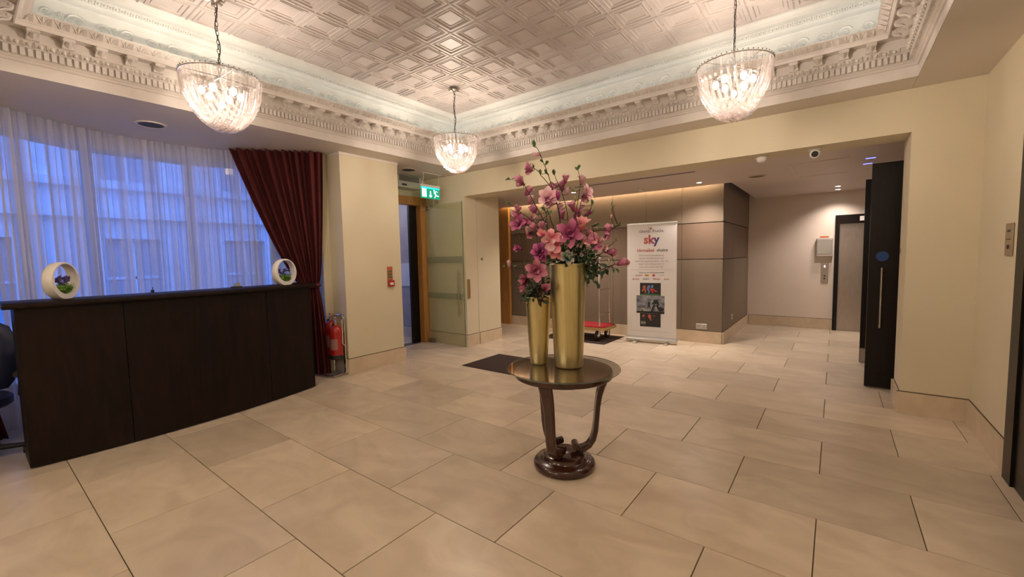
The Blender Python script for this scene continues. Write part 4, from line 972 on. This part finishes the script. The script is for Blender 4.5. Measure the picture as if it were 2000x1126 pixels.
# vestibule: glowing box and point light added to brighten it bluish
q = thing('vestibule_fill', 'added cool glowing box brightening the entrance vestibule', 'light', (-7.1, 4.5, 2.75))
MB().cbox(-.30, .30, -.06, .06, -.05, 0, .01).build('diffuser', mat('vest_fill_glow', (1,1,1), .4, emit=(.62, .70, 1.0), es=3.0), q)
lamp('vestibule_fill_point', 'POINT', (-7.1, 4.5, 2.5), 9, (.62, .66, 1.0), .12)
STEMS_TALL=[['tall upright magnolia stem topped by a green leaf bud', [[-1.484, 2.563, 1.434], [-1.512, 2.546, 1.686], [-1.536, 2.532, 1.861], [-1.573, 2.508, 2.008], [-1.602, 2.49, 2.111], [-1.64, 2.465, 2.225], [-1.663, 2.452, 2.258]], [], [[-1.652, 2.46, 2.187, 0.056, -0.73, -0.68, 0.1, 'pale']], [[-1.658, 2.442, 2.261, 0.051, 0.02, -0.34, 0.94], [-1.584, 2.492, 2.13, 0.044, 0.59, 0.07, 0.81], [-1.62, 2.479, 2.144, 0.033, -0.33, -0.67, 0.67], [-1.59, 2.49, 2.061, 0.051, -0.38, -0.78, 0.49], [-1.618, 2.464, 2.072, 0.041, 0.04, -0.21, 0.98]]], ['magnolia stem arching left to a drooping pink bloom', [[-1.493, 2.556, 1.434], [-1.502, 2.533, 1.664], [-1.51, 2.509, 1.824], [-1.545, 2.466, 1.962], [-1.583, 2.42, 2.029], [-1.593, 2.396, 2.059], [-1.618, 2.36, 2.083]], [[-1.628, 2.345, 2.077, 0.075, -0.35, -0.62, 0.7, 'cup', 'pink'], [-1.652, 2.365, 2.073, 0.07, 0.0, -0.45, -0.89, 'cup', 'pink']], [], [[-1.617, 2.376, 2.093, 0.038, 0.39, -0.05, 0.92], [-1.579, 2.403, 2.051, 0.038, 0.04, -0.21, 0.98]]], ['long magnolia stem leaning far left with clustered pink blooms', [[-1.511, 2.543, 1.434], [-1.591, 2.502, 1.678], [-1.647, 2.48, 1.801], [-1.708, 2.455, 1.925], [-1.747, 2.446, 1.994], [-1.783, 2.439, 2.029], [-1.824, 2.429, 2.046]], [[-1.774, 2.446, 2.025, 0.095, -0.23, -0.62, 0.75, 'cup', 'pink'], [-1.795, 2.454, 2.001, 0.06, -0.58, -0.8, 0.14, 'cup', 'pale'], [-1.704, 2.504, 1.813, 0.08, 0.24, -0.48, 0.84, 'cup', 'pink'], [-1.71, 2.492, 1.763, 0.07, 0.9, -0.28, 0.33, 'cup', 'pale'], [-1.73, 2.471, 1.951, 0.085, 0.59, 0.07, 0.81, 'cup', 'pink'], [-1.723, 2.485, 1.891, 0.08, 0.4, -0.2, 0.9, 'cup', 'pale']], [], [[-1.866, 2.418, 2.044, 0.038, -0.58, -0.8, 0.19], [-1.774, 2.483, 2.002, 0.045, 0.44, -0.21, 0.87]]], ['magnolia stem with one large pale open bloom near its middle', [[-1.489, 2.559, 1.434], [-1.519, 2.498, 1.62], [-1.536, 2.447, 1.747], [-1.541, 2.407, 1.829], [-1.528, 2.379, 1.877]], [[-1.525, 2.404, 1.89, 0.12, 0.49, -0.8, 0.34, 'open', 'pale'], [-1.521, 2.406, 1.848, 0.08, 0.22, -0.44, -0.87, 'cup', 'pink']], [[-1.461, 2.429, 1.891, 0.067, 0.12, -0.16, 0.98, 'dark']], [[-1.534, 2.358, 1.804, 0.038, -0.08, -0.57, 0.82], [-1.5, 2.39, 1.778, 0.036, 0.4, -0.2, 0.9]]], ['magnolia stem holding two cupped blooms above the centre', [[-1.48, 2.566, 1.433], [-1.471, 2.588, 1.642], [-1.493, 2.586, 1.829], [-1.524, 2.578, 1.94], [-1.556, 2.568, 2.019], [-1.578, 2.567, 2.071]], [[-1.538, 2.607, 1.779, 0.08, 0.08, -0.44, 0.9, 'cup', 'pink'], [-1.552, 2.604, 1.838, 0.06, 0.42, -0.06, 0.9, 'cup', 'pale'], [-1.584, 2.589, 1.865, 0.055, 0.9, -0.12, 0.43, 'cup', 'pale'], [-1.544, 2.622, 1.98, 0.09, 0.18, -0.42, 0.89, 'cup', 'pink'], [-1.563, 2.547, 1.974, 0.07, -0.51, -0.86, 0.09, 'cup', 'pink'], [-1.514, 2.623, 2.027, 0.075, 0.15, -0.19, 0.97, 'cup', 'pink']], [[-1.501, 2.625, 1.943, 0.05, 0.04, -0.21, 0.98, 'pale']], [[-1.583, 2.572, 2.078, 0.046, -0.05, -0.39, 0.92]]], ['magnolia stem crowned by a slender half closed pale bloom', [[-1.467, 2.576, 1.433], [-1.452, 2.609, 1.62], [-1.447, 2.633, 1.774], [-1.442, 2.658, 1.863], [-1.435, 2.684, 1.975], [-1.447, 2.696, 2.055], [-1.464, 2.705, 2.103]], [[-1.44, 2.723, 2.023, 0.085, 0.23, -0.07, 0.97, 'cup', 'pale'], [-1.486, 2.663, 1.835, 0.09, -0.06, -0.42, 0.9, 'cup', 'pink']], [[-1.49, 2.685, 1.959, 0.045, -0.11, -0.32, 0.94, 'green'], [-1.477, 2.694, 1.892, 0.045, 0.27, -0.04, 0.96, 'green']], [[-1.457, 2.708, 2.113, 0.044, 0.49, 0.0, 0.87], [-1.463, 2.684, 2.1, 0.033, -0.33, -0.67, 0.67]]], ['magnolia stem bending right under a big soft pink bloom', [[-1.463, 2.58, 1.433], [-1.435, 2.59, 1.597], [-1.415, 2.596, 1.726], [-1.391, 2.604, 1.832], [-1.378, 2.604, 1.885], [-1.362, 2.606, 1.91]], [[-1.344, 2.653, 1.923, 0.105, 0.95, -0.02, 0.3, 'open', 'pale'], [-1.375, 2.624, 1.884, 0.07, 0.6, -0.61, -0.53, 'cup', 'pink']], [], [[-1.32, 2.641, 1.85, 0.044, 0.25, -0.17, 0.95], [-1.337, 2.615, 1.86, 0.031, 0.53, 0.0, 0.85]]], ['magnolia stem ending in a closed dark purple bud', [[-1.458, 2.583, 1.433], [-1.429, 2.635, 1.597], [-1.404, 2.684, 1.708], [-1.393, 2.723, 1.776], [-1.384, 2.761, 1.845], [-1.393, 2.784, 1.87]], [[-1.486, 2.744, 1.796, 0.08, 0.19, -0.76, 0.62, 'cup', 'pink'], [-1.49, 2.715, 1.755, 0.06, 0.48, -0.29, 0.83, 'cup', 'magenta'], [-1.462, 2.76, 1.841, 0.055, 0.59, 0.07, 0.81, 'cup', 'pale']], [[-1.417, 2.765, 1.79, 0.061, 0.74, 0.32, 0.59, 'dark']], [[-1.394, 2.8, 1.804, 0.044, 0.78, 0.24, 0.57], [-1.402, 2.777, 1.752, 0.044, 0.8, 0.11, 0.6]]], ['short magnolia stem with a coral pink bloom tilted right', [[-1.458, 2.583, 1.433], [-1.408, 2.563, 1.574], [-1.359, 2.541, 1.656], [-1.328, 2.506, 1.695]], [[-1.326, 2.501, 1.689, 0.12, 0.4, -0.35, 0.84, 'cup', 'coral']], [], []], ['short magnolia stem with a wide dark pink bloom facing the room', [[-1.471, 2.573, 1.433], [-1.419, 2.506, 1.531], [-1.372, 2.435, 1.622]], [[-1.375, 2.44, 1.641, 0.135, 0.6, -0.79, 0.15, 'open', 'dark']], [], [[-1.396, 2.413, 1.581, 0.058, -0.12, -0.93, 0.33]]], ['coral orchid sprig drooping over the front rim of the tall vase', [[-1.493, 2.556, 1.434], [-1.499, 2.504, 1.511], [-1.505, 2.453, 1.586], [-1.51, 2.402, 1.628], [-1.535, 2.335, 1.637]], [[-1.472, 2.358, 1.619, 0.085, 0.52, -0.83, 0.2, 'orchid', 'coral'], [-1.443, 2.391, 1.567, 0.08, 0.75, -0.66, 0.0, 'orchid', 'coral'], [-1.472, 2.407, 1.506, 0.075, 0.56, -0.73, -0.41, 'orchid', 'coral'], [-1.516, 2.315, 1.631, 0.085, 0.17, -0.9, 0.41, 'cup', 'coral'], [-1.488, 2.337, 1.573, 0.07, 0.31, -0.9, -0.3, 'orchid', 'pale']], [], []], ['pink orchid sprig on the right side of the tall vase', [[-1.441, 2.596, 1.432], [-1.38, 2.601, 1.53], [-1.321, 2.604, 1.582], [-1.281, 2.593, 1.601]], [[-1.352, 2.548, 1.603, 0.06, 0.73, -0.41, 0.55, 'cup', 'pale'], [-1.308, 2.555, 1.643, 0.055, 0.7, -0.09, 0.7, 'cup', 'pink'], [-1.248, 2.62, 1.59, 0.055, 0.9, -0.12, 0.43, 'cup', 'pale'], [-1.301, 2.575, 1.607, 0.075, 0.5, -0.82, 0.29, 'orchid', 'coral'], [-1.268, 2.59, 1.569, 0.085, 0.75, -0.66, 0.0, 'orchid', 'pink'], [-1.245, 2.658, 1.535, 0.06, 0.93, -0.35, 0.11, 'cup', 'pale']], [], [[-1.266, 2.588, 1.689, 0.051, 0.97, 0.23, 0.1]]], ['magnolia stem reaching right with a drooping bloom and leafy tip', [[-1.432, 2.603, 1.432], [-1.405, 2.624, 1.574], [-1.352, 2.664, 1.638], [-1.304, 2.701, 1.661], [-1.251, 2.741, 1.663], [-1.182, 2.794, 1.694]], [[-1.249, 2.736, 1.663, 0.085, 0.17, -0.38, 0.91, 'cup', 'pink'], [-1.252, 2.718, 1.635, 0.08, 0.3, -0.24, -0.92, 'cup', 'pink'], [-1.329, 2.692, 1.698, 0.05, 0.95, 0.33, 0.0, 'cup', 'pale']], [[-1.234, 2.755, 1.755, 0.029, 0.2, -0.1, 0.98, 'pale']], [[-1.191, 2.776, 1.694, 0.051, 0.9, 0.31, 0.3], [-1.214, 2.762, 1.691, 0.044, 0.35, -0.12, 0.93], [-1.231, 2.769, 1.821, 0.046, 0.32, -0.11, 0.94], [-1.23, 2.748, 1.839, 0.033, -0.06, -0.42, 0.9]]], ['magnolia stem low on the right with a plump pink bloom', [[-1.432, 2.603, 1.421], [-1.368, 2.668, 1.386], [-1.32, 2.72, 1.473], [-1.281, 2.766, 1.538], [-1.224, 2.825, 1.593]], [[-1.261, 2.801, 1.51, 0.095, 0.99, -0.13, -0.1, 'cup', 'pink'], [-1.301, 2.796, 1.528, 0.06, 0.17, -0.38, 0.91, 'cup', 'pale']], [[-1.34, 2.736, 1.417, 0.078, -0.14, -0.51, -0.85, 'bract']], [[-1.222, 2.806, 1.592, 0.038, 0.68, 0.13, 0.72]]], ['magnolia stem stretching to the farthest right bloom', [[-1.432, 2.603, 1.421], [-1.35, 2.656, 1.364], [-1.285, 2.696, 1.39], [-1.229, 2.729, 1.417], [-1.179, 2.759, 1.432]], [[-1.151, 2.747, 1.437, 0.1, 0.9, 0.24, 0.36, 'cup', 'pink']], [[-1.231, 2.719, 1.412, 0.061, -0.58, -0.8, -0.19, 'bract']], [[-1.205, 2.725, 1.379, 0.051, 0.51, -0.14, -0.85], [-1.192, 2.762, 1.388, 0.046, 0.89, -0.04, -0.46], [-1.219, 2.733, 1.458, 0.036, -0.33, -0.67, 0.67]]]]
STEMS_SHORT=[['magnolia stem in the short vase leaning out to the upper left', [[-1.612, 2.44, 1.206], [-1.594, 2.458, 1.448], [-1.61, 2.45, 1.645], [-1.659, 2.417, 1.733], [-1.725, 2.371, 1.794], [-1.769, 2.341, 1.839], [-1.8, 2.322, 1.862]], [[-1.737, 2.35, 1.81, 0.08, 0.35, -0.12, 0.93, 'cup', 'pink'], [-1.749, 2.348, 1.784, 0.06, -0.51, -0.86, -0.09, 'cup', 'pink'], [-1.74, 2.343, 1.729, 0.1, 0.09, -0.92, 0.39, 'open', 'dark'], [-1.707, 2.39, 1.724, 0.085, 0.93, -0.2, 0.31, 'cup', 'dark'], [-1.677, 2.381, 1.667, 0.07, 0.4, -0.2, 0.9, 'cup', 'pale'], [-1.681, 2.427, 1.648, 0.07, 0.03, -0.86, -0.5, 'cup', 'pink']], [], [[-1.809, 2.334, 1.864, 0.033, -0.43, -0.58, 0.69], [-1.785, 2.356, 1.686, 0.038, -0.3, -0.87, 0.38], [-1.616, 2.474, 1.831, 0.036, 0.02, -0.34, 0.94], [-1.591, 2.504, 1.788, 0.038, 0.42, -0.06, 0.9]]], ['magnolia stem in the short vase with a closed magenta bloom left', [[-1.625, 2.43, 1.207], [-1.716, 2.392, 1.373], [-1.739, 2.406, 1.517], [-1.758, 2.423, 1.596], [-1.787, 2.432, 1.664]], [[-1.772, 2.408, 1.551, 0.075, -0.47, -0.86, 0.2, 'cup', 'magenta'], [-1.659, 2.514, 1.694, 0.08, 0.51, -0.14, 0.85, 'cup', 'pale']], [[-1.849, 2.385, 1.441, 0.056, 0.12, -0.16, 0.98, 'pale']], [[-1.883, 2.382, 1.43, 0.038, -0.58, -0.8, 0.19], [-1.824, 2.417, 1.428, 0.036, 0.75, 0.09, 0.65], [-1.785, 2.429, 1.625, 0.033, -0.46, -0.73, 0.51]]], ['short magnolia stem with dark violet bloom above the short vase', [[-1.612, 2.44, 1.206], [-1.597, 2.432, 1.372], [-1.6, 2.411, 1.514]], [[-1.643, 2.412, 1.688, 0.07, -0.01, -0.67, 0.74, 'cup', 'pink'], [-1.589, 2.429, 1.702, 0.06, 0.51, -0.14, 0.85, 'cup', 'pink'], [-1.584, 2.448, 1.589, 0.065, 0.82, -0.4, 0.41, 'cup', 'pink'], [-1.595, 2.4, 1.535, 0.11, 0.36, -0.83, 0.44, 'open', 'magenta'], [-1.582, 2.402, 1.492, 0.08, 0.68, -0.39, -0.62, 'cup', 'magenta']], [], []], ['short vase magnolia with a flat open rose bloom facing the room', [[-1.625, 2.43, 1.207], [-1.603, 2.384, 1.32], [-1.58, 2.339, 1.387]], [[-1.58, 2.335, 1.4, 0.115, 0.61, -0.79, 0.05, 'open', 'rose']], [], [[-1.677, 2.246, 1.348, 0.031, -0.52, -0.76, 0.39], [-1.67, 2.264, 1.356, 0.026, -0.06, -0.42, 0.9]]], ['short vase magnolia with a dusky bloom hanging over its left rim', [[-1.634, 2.423, 1.207], [-1.657, 2.381, 1.276], [-1.67, 2.345, 1.321]], [[-1.691, 2.364, 1.331, 0.11, -0.05, -0.98, 0.21, 'cup', 'rose'], [-1.682, 2.323, 1.29, 0.075, -0.24, -0.78, -0.57, 'cup', 'rose']], [], [[-1.65, 2.336, 1.252, 0.044, -0.19, -0.82, -0.54]]], ['short vase magnolia bloom tucked between the two gold vases', [[-1.603, 2.447, 1.206], [-1.556, 2.395, 1.256]], [[-1.538, 2.374, 1.274, 0.09, 0.6, -0.61, 0.53, 'cup', 'rose']], [], []], ['slender leafy magnolia twig rising from the short vase', [[-1.612, 2.44, 1.206], [-1.62, 2.478, 1.426], [-1.614, 2.526, 1.625], [-1.628, 2.56, 1.739], [-1.668, 2.574, 1.855]], [[-1.616, 2.588, 1.863, 0.06, 0.98, -0.05, 0.21, 'cup', 'pale'], [-1.732, 2.546, 1.819, 0.09, 0.3, -0.77, 0.57, 'cup', 'pink']], [], [[-1.625, 2.6, 1.803, 0.038, 0.76, 0.19, 0.62], [-1.668, 2.563, 1.84, 0.036, -0.22, -0.55, 0.81], [-1.651, 2.566, 1.741, 0.038, -0.33, -0.67, 0.67]]]]

def petal(length, width, curl, cup, twist=0.0, nl=5, nw=4):
    """grid in local frame: y outwards, z up along the flower axis"""
    v = []; at = []
    for i in range(nl+1):
        t = i/nl; w = width*.5*(.22+.95*t**.8)*math.sqrt(max(.004, 1-t**3.2))*1.15
        ang = cup+curl*t
        for j in range(nw+1):
            s = j/nw*2-1
            v.append((t, s*w, s)); at.append(t)
    pts = []; y = z = 0; prof = [(0, 0)]
    for i in range(nl):
        a = cup+curl*(i+.5)/nl; y += math.sin(a)*length/nl; z += math.cos(a)*length/nl; prof.append((y, z))
    out = []
    for k, (t, xx, s) in enumerate(v):
        yy, zz = prof[k//(nw+1)]
        a = cup+curl*t; lift = .22*width*(s*s)*math.sin(PI*min(1, t*1.1))
        out.append((xx, yy-math.cos(a)*lift*1.0+twist*xx*.2, zz+math.sin(a)*lift))
    f = []
    for i in range(nl):
        for j in range(nw): a = i*(nw+1)+j; f.append((a, a+1, a+nw+2, a+nw+1))
    return out, f, at
def flower_mesh(name, kind, m_, seed):
    rnd = random.Random(seed); V = []; F = []; A = []
    specs = {'cup': [(3, 1.0, .62, .42, .10, 0), (3, .92, .56, .34, .28, 60)], 'open': [(6, 1.0, .62, .75, .72, 0), (2, .6, .4, .5, .3, 30)],
             'orchid': [(3, .8, .62, .7, .9, 0), (2, .9, .95, .5, 1.0, 90)], 'bud': [(3, 1.0, .50, -.30, .34, 0), (2, .95, .5, -.25, .30, 60)], 'leaf': [(1, 1.0, .55, .5, .15, 0)], 'bract': [(2, 1.0, .4, .1, .15, 0)]}[kind]
    for n, ln, wd_, cu, cp, off in specs:
        for i in range(n):
            l_ = ln*rnd.uniform(.88, 1.08)
            vs, fs, at = petal(l_, wd_*rnd.uniform(.9, 1.1), cu*rnd.uniform(.8, 1.3), cp+rnd.uniform(-.08, .12), rnd.uniform(-.3, .3))
            a = R(off+360*i/n+rnd.uniform(-10, 10)); ca, sa = math.cos(a), math.sin(a); b = len(V)
            V += [(x*ca-y*sa, x*sa+y*ca, z) for x, y, z in vs]; F += [tuple(q+b for q in f) for f in fs]; A += at
    me = bpy.data.meshes.new(name); me.from_pydata(V, [], F)
    at_ = me.attributes.new('along', 'FLOAT', 'POINT'); at_.data.foreach_set('value', A)
    for p in me.polygons: p.use_smooth = True
    me.materials.append(m_); return me
FM = {}
def fmesh(kind, col, s):
    key = (kind, col, s % 3)
    if key not in FM: FM[key] = flower_mesh({'cup': 'blossom', 'open': 'blossom', 'orchid': 'blossom', 'bud': 'bud', 'bract': 'bract'}[kind], kind, PET[col], hash(key[2])+len(FM))
    return FM[key]
LEAFM = []
for s in range(3):
    me = flower_mesh('leaf', 'leaf', m_leafg, 50+s); LEAFM.append(me)
def orient(d, roll=0.0):
    q = Vector(d).to_track_quat('Z', 'Y'); return (q.to_matrix() @ Matrix.Rotation(roll, 3, 'Z')).to_euler()
stam = MB(); stam.ball((0, 0, .14), .10, 8, 5, (1, 1, 1.5))
for q in range(10): stam.tube([(0, 0, .05), (.16*math.cos(q*.63), .16*math.sin(q*.63), .24)], [.02, .03], 4)
stam_me = stam.mesh('stamens', m_stamen)
def smooth_path(pts, n=4):
    P = [Vector(p) for p in pts]; out = []
    for i in range(len(P)-1):
        p0, p1, p2, p3 = P[max(i-1, 0)], P[i], P[i+1], P[min(i+2, len(P)-1)]
        for k in range(n):
            t = k/n; out.append(.5*((2*p1)+(-p0+p2)*t+(2*p0-5*p1+4*p2-p3)*t*t+(-p0+3*p1-3*p2+p3)*t**3))
    out.append(P[-1]); return out
def build_stem(rec, root_xy, root_z, group, idx):
    label, path, fls, buds, lvs = rec
    base = Vector((root_xy[0]+.02*math.cos(idx*2.4), root_xy[1]+.02*math.sin(idx*2.4), root_z))
    rt_ = thing('magnolia_stem', label, 'flower', base, 0, group)
    pts = smooth_path([base]+[Vector(p) for p in path]); pl = [p-base for p in pts]; n = len(pl)
    rnd = random.Random(idx*7+3)
    pl = [p+Vector((rnd.uniform(-1, 1), rnd.uniform(-1, 1), rnd.uniform(-1, 1)))*.002*(i > 4) for i, p in enumerate(pl)]
    k = MB(); k.tube(pl, [.0045-.0028*(i/n) for i in range(n)], 6); k.build('twig', m_bark, rt_, True)
    tw = MB(); any_ = False
    def spur(q):
        nonlocal any_
        b = min(pl[4:], key=lambda p: (p-q).length if p.z < q.z+.02 else (p-q).length+.05)
        if (b-q).length > .012: tw.tube([b, (b+q)/2+Vector((0, 0, -.004)), q], [.0024, .002, .0016], 5); any_ = True
    for i, f in enumerate(fls):
        L = f[3]; d = Vector(f[4:7]); c = Vector(f[:3])-base
        org = c-d*L*.42
        o = inst('blossom', fmesh(f[7], f[8], i+idx), rt_, org, orient(d, i*1.3), (L*(.80 if f[7] == 'open' else .95),)*3)
        if f[7] == 'open': inst('stamens', stam_me, o, (0,0,0))
        spur(org)
    for i, f in enumerate(buds):
        L = f[3]; d = Vector(f[4:7]); c = Vector(f[:3])-base; col = f[7]
        kind = 'bract' if col == 'bract' else 'bud'
        col = {'dark': 'magenta'}.get(col, col)
        org = c-d*L*.5; inst(kind, fmesh(kind, col, i+idx), rt_, org, orient(d, i), (L,)*3); spur(org)
    for i, f in enumerate(lvs):
        L = f[3]; d = Vector(f[4:7]); c = Vector(f[:3])-base; org = c-d*L*.5
        inst('leaf', LEAFM[i % 3], rt_, org, orient(d, i*2.1+idx), (L,)*3)
        if i % 2 == 0: inst('leaf', LEAFM[(i+1) % 3], rt_, org, orient((d+Vector((.5*math.cos(i*3), .5*math.sin(i*3), -.1))).normalized(), i*1.7), (L*.8,)*3)
        spur(org)
    if any_: tw.build('side_twig', m_bark, rt_, True)
for i, rec in enumerate(STEMS_TALL): build_stem(rec, (-1.475, 2.57), 1.22, 'magnolia stems in the tall gold vase', i)
for i, rec in enumerate(STEMS_SHORT): build_stem(rec, (-1.692, 2.522), 1.06, 'magnolia stems in the short gold vase', i+20)
# dense greenery
def greenery(name, label, c, n, spread, m_, seed, base, lsz=.05, trail=()):
    g = thing(name, label, 'foliage', base)
    rnd = random.Random(seed); B = Vector(base)
    k = MB(); lf = []
    for i in range(n):
        if trail and i % 3 == 0:
            a, b = trail[rnd.randrange(len(trail))]; t_ = rnd.random(); p = Vector(a).lerp(Vector(b), t_)+Vector((rnd.gauss(0, .018), rnd.gauss(0, .018), rnd.gauss(0, .018)))
        else: p = Vector(c)+Vector((rnd.gauss(0, spread[0]), rnd.gauss(0, spread[1]), rnd.gauss(0, spread[2])))
        lf.append(p)
    for i, p in enumerate(lf):
        d = (p-Vector(c)+Vector((rnd.uniform(-.06, .06), rnd.uniform(-.06, .06), rnd.uniform(-.03, .07))))
        d = d.normalized() if d.length > 1e-4 else Vector((0, 0, 1))
        L = lsz*rnd.uniform(.7, 1.25); q = p-B
        o = inst('leaf', GL[i % 3], g, q, orient(d, rnd.uniform(0, 6)), (L,)*3)
        if i % 4 == 0: k.tube([Vector(c)-B+Vector((0, 0, -.08)), (Vector(c)-B+q)/2, q], [.0022, .0018, .0012], 4)
    k.build('stalks', m_bark, g); return g
GL = [flower_mesh('leaf', 'leaf', m_leafd, 80+s) for s in range(3)]
greenery('eucalyptus_spray', 'dark green leaves spilling over the right rim of the tall vase', (-1.375, 2.60, 1.45), 170, (.045, .04, .05), m_leafd, 1, (-1.44, 2.58, 1.36), .046, (((-1.37, 2.61, 1.43), (-1.26, 2.72, 1.365)), ((-1.37, 2.61, 1.43), (-1.325, 2.64, 1.31))))
greenery('eucalyptus_spray', 'dark leaves between the blossoms above the tall vase mouth', (-1.47, 2.55, 1.50), 90, (.06, .05, .035), m_leafd, 2, (-1.46, 2.57, 1.36), .05)
greenery('eucalyptus_spray', 'dark leaves over the left rim of the short vase', (-1.69, 2.51, 1.26), 120, (.05, .045, .045), m_leafd, 3, (-1.69, 2.525, 1.12), .045, (((-1.69, 2.5, 1.25), (-1.76, 2.44, 1.20)),))
# succulent
su = thing('green_succulent', 'green and white succulent rosette at the front of the tall vase mouth', 'flower', (-1.415, 2.465, 1.475))
sm = petal_mat('succulent_petal', (.03, .10, .06), (.05, .14, .09), (.55, .38, .36))
suc = flower_mesh('rosette', 'open', sm, 9); inst('rosette', suc, su, (0,0,0), orient((.55, -.75, .35)), (.062,)*3)
suc2 = flower_mesh('rosette', 'cup', PET['green'], 10); inst('inner_rosette', suc2, su, (.005,-.008,.004), orient((.55, -.75, .35)), (.03,)*3)
k = MB(); k.tube([(0,0,0), (-.03, .06, -.08)], .003, 5); k.build('stalk', m_bark, su)

# ================================================================== CHANDELIERS
def chandelier(x, y, label, rz=0):
    c = thing('chandelier', label, 'chandelier', (x, y, 0), rz, 'curved glass rod chandeliers under the tin ceiling')
    zt, Rr = 2.895, .262
    k = MB(); k.lathe([(.001, 3.478), (.030, 3.478), (.045, 3.470), (.035, 3.455), (.020, 3.450), (.006, 3.430)], seg=20)
    for i in range(6):
        a = 2*PI*i/6; k.tube([(.03*math.cos(a), .03*math.sin(a), 3.46), (.055*math.cos(a), .055*math.sin(a), 3.455), (.066*math.cos(a), .066*math.sin(a), 3.468)], [.008, .010, .006], 6)
    k.build('canopy', m_steel, c, True)
    ch_ = MB(); n = 17
    for i in range(n):
        z = 3.44-(i+.5)*(3.44-zt+.02)/n; hh = (3.44-zt+.02)/n*.62
        pts = []
        for q in range(10):
            a = 2*PI*q/10; u, w_ = .009*math.cos(a), hh*math.sin(a)
            pts.append((u, 0, z+w_) if i % 2 else (0, u, z+w_))
        ch_.tube(pts, .0022, 4, closed=True)
    ch_.build('chain', m_chain, c, True)
    k = MB(); k.tube([(.010*math.sin(i*.9), .010*math.cos(i*.7), 3.44-i*.0365) for i in range(16)], .0035, 6); k.build('cable', m_black, c, True)
    fr = MB()
    fr.tube([(Rr*math.cos(2*PI*i/40), Rr*math.sin(2*PI*i/40), zt) for i in range(40)], .005, 6, closed=True)
    fr.tube([(.17*math.cos(2*PI*i/30), .17*math.sin(2*PI*i/30), zt-.09) for i in range(30)], .004, 6, closed=True)
    for i in range(4):
        a = PI*i/2; fr.tube([(0, 0, zt+.01), (Rr*math.cos(a), Rr*math.sin(a), zt)], .004, 5); fr.tube([(0, 0, zt+.01), (.17*math.cos(a+.7), .17*math.sin(a+.7), zt-.09)], .004, 5)
    fr.build('ring_frame', m_chrome, c, True)
    for i in range(6):
        a = 2*PI*(i+.3)/6; b = MB(); b.ball((.125*math.cos(a), .125*math.sin(a), zt-.115), .023, 10, 7, (1, 1, 1.25)); b.build('bulb', m_bulb, c, True)
    for i in range(6):
        a = 2*PI*(i+.3)/6; b = MB(); b.cyl((.125*math.cos(a), .125*math.sin(a), zt-.088), (.125*math.cos(a), .125*math.sin(a), zt-.05), .010, 8); b.build('lamp_holder', m_chrome, c)
    b = MB(); b.ball((0, 0, zt-.20), .020, 10, 7, (1, 1, 1.25)); b.build('bulb', m_bulb, c, True)
    # glass rods: four bands of parallel bent rods, each following the bowl and crossing under its centre
    G, per = 4, 9; H_ = .40; pw = 2.0
    for g in range(G):
        ph = 2*PI*g/G+.5
        for i in range(per):
            off = (i-(per-1)/2)/(per/2)*(PI/G)
            Rg = Rr-.004*g; sy = Rg*math.sin(off); sx = Rg*math.cos(off); end = -.055-.02*(g % 2); m = 16
            ctrl = []
            for q in range(m+1):
                t_ = q/m; d_ = sx+(end-sx)*t_**1.9 if t_ > 0 else sx
                ly = sy*(1-.25*t_*t_)+.05*t_*t_
                rho = min(1, math.hypot(d_, ly)/Rg); dep = (H_-.013*g)*max(0, 1-rho**pw)**(1/pw)
                ctrl.append(Vector((d_*math.cos(ph)-ly*math.sin(ph), d_*math.sin(ph)+ly*math.cos(ph), zt-dep+.004)))
            rd = MB(); rd.tube(ctrl, [.0125]*m+[.010], 6)
            rd.build('glass_rod', m_rod, c, True)
    hk = MB()
    for i in range(48):
        a = 2*PI*i/48; hk.ball((Rr*math.cos(a), Rr*math.sin(a), zt+.012), .0045, 5, 3)
    hk.build('hook_ring', m_chain, c)
    lamp('chandelier_lamp', 'POINT', (x, y, zt-.13), BULB_W, WARM, .03)
    return c
chandelier(-3.765, 1.32, 'curved glass rod chandelier hanging nearest the bay window and counter')
chandelier(-3.610, 3.68, 'curved glass rod chandelier hanging near the entrance and exit sign', .4)
chandelier(-.650, 3.68, 'curved glass rod chandelier hanging near the right wall', .9)
chandelier(-.650, 1.32, 'curved glass rod chandelier above the near right of the lobby', 1.3)
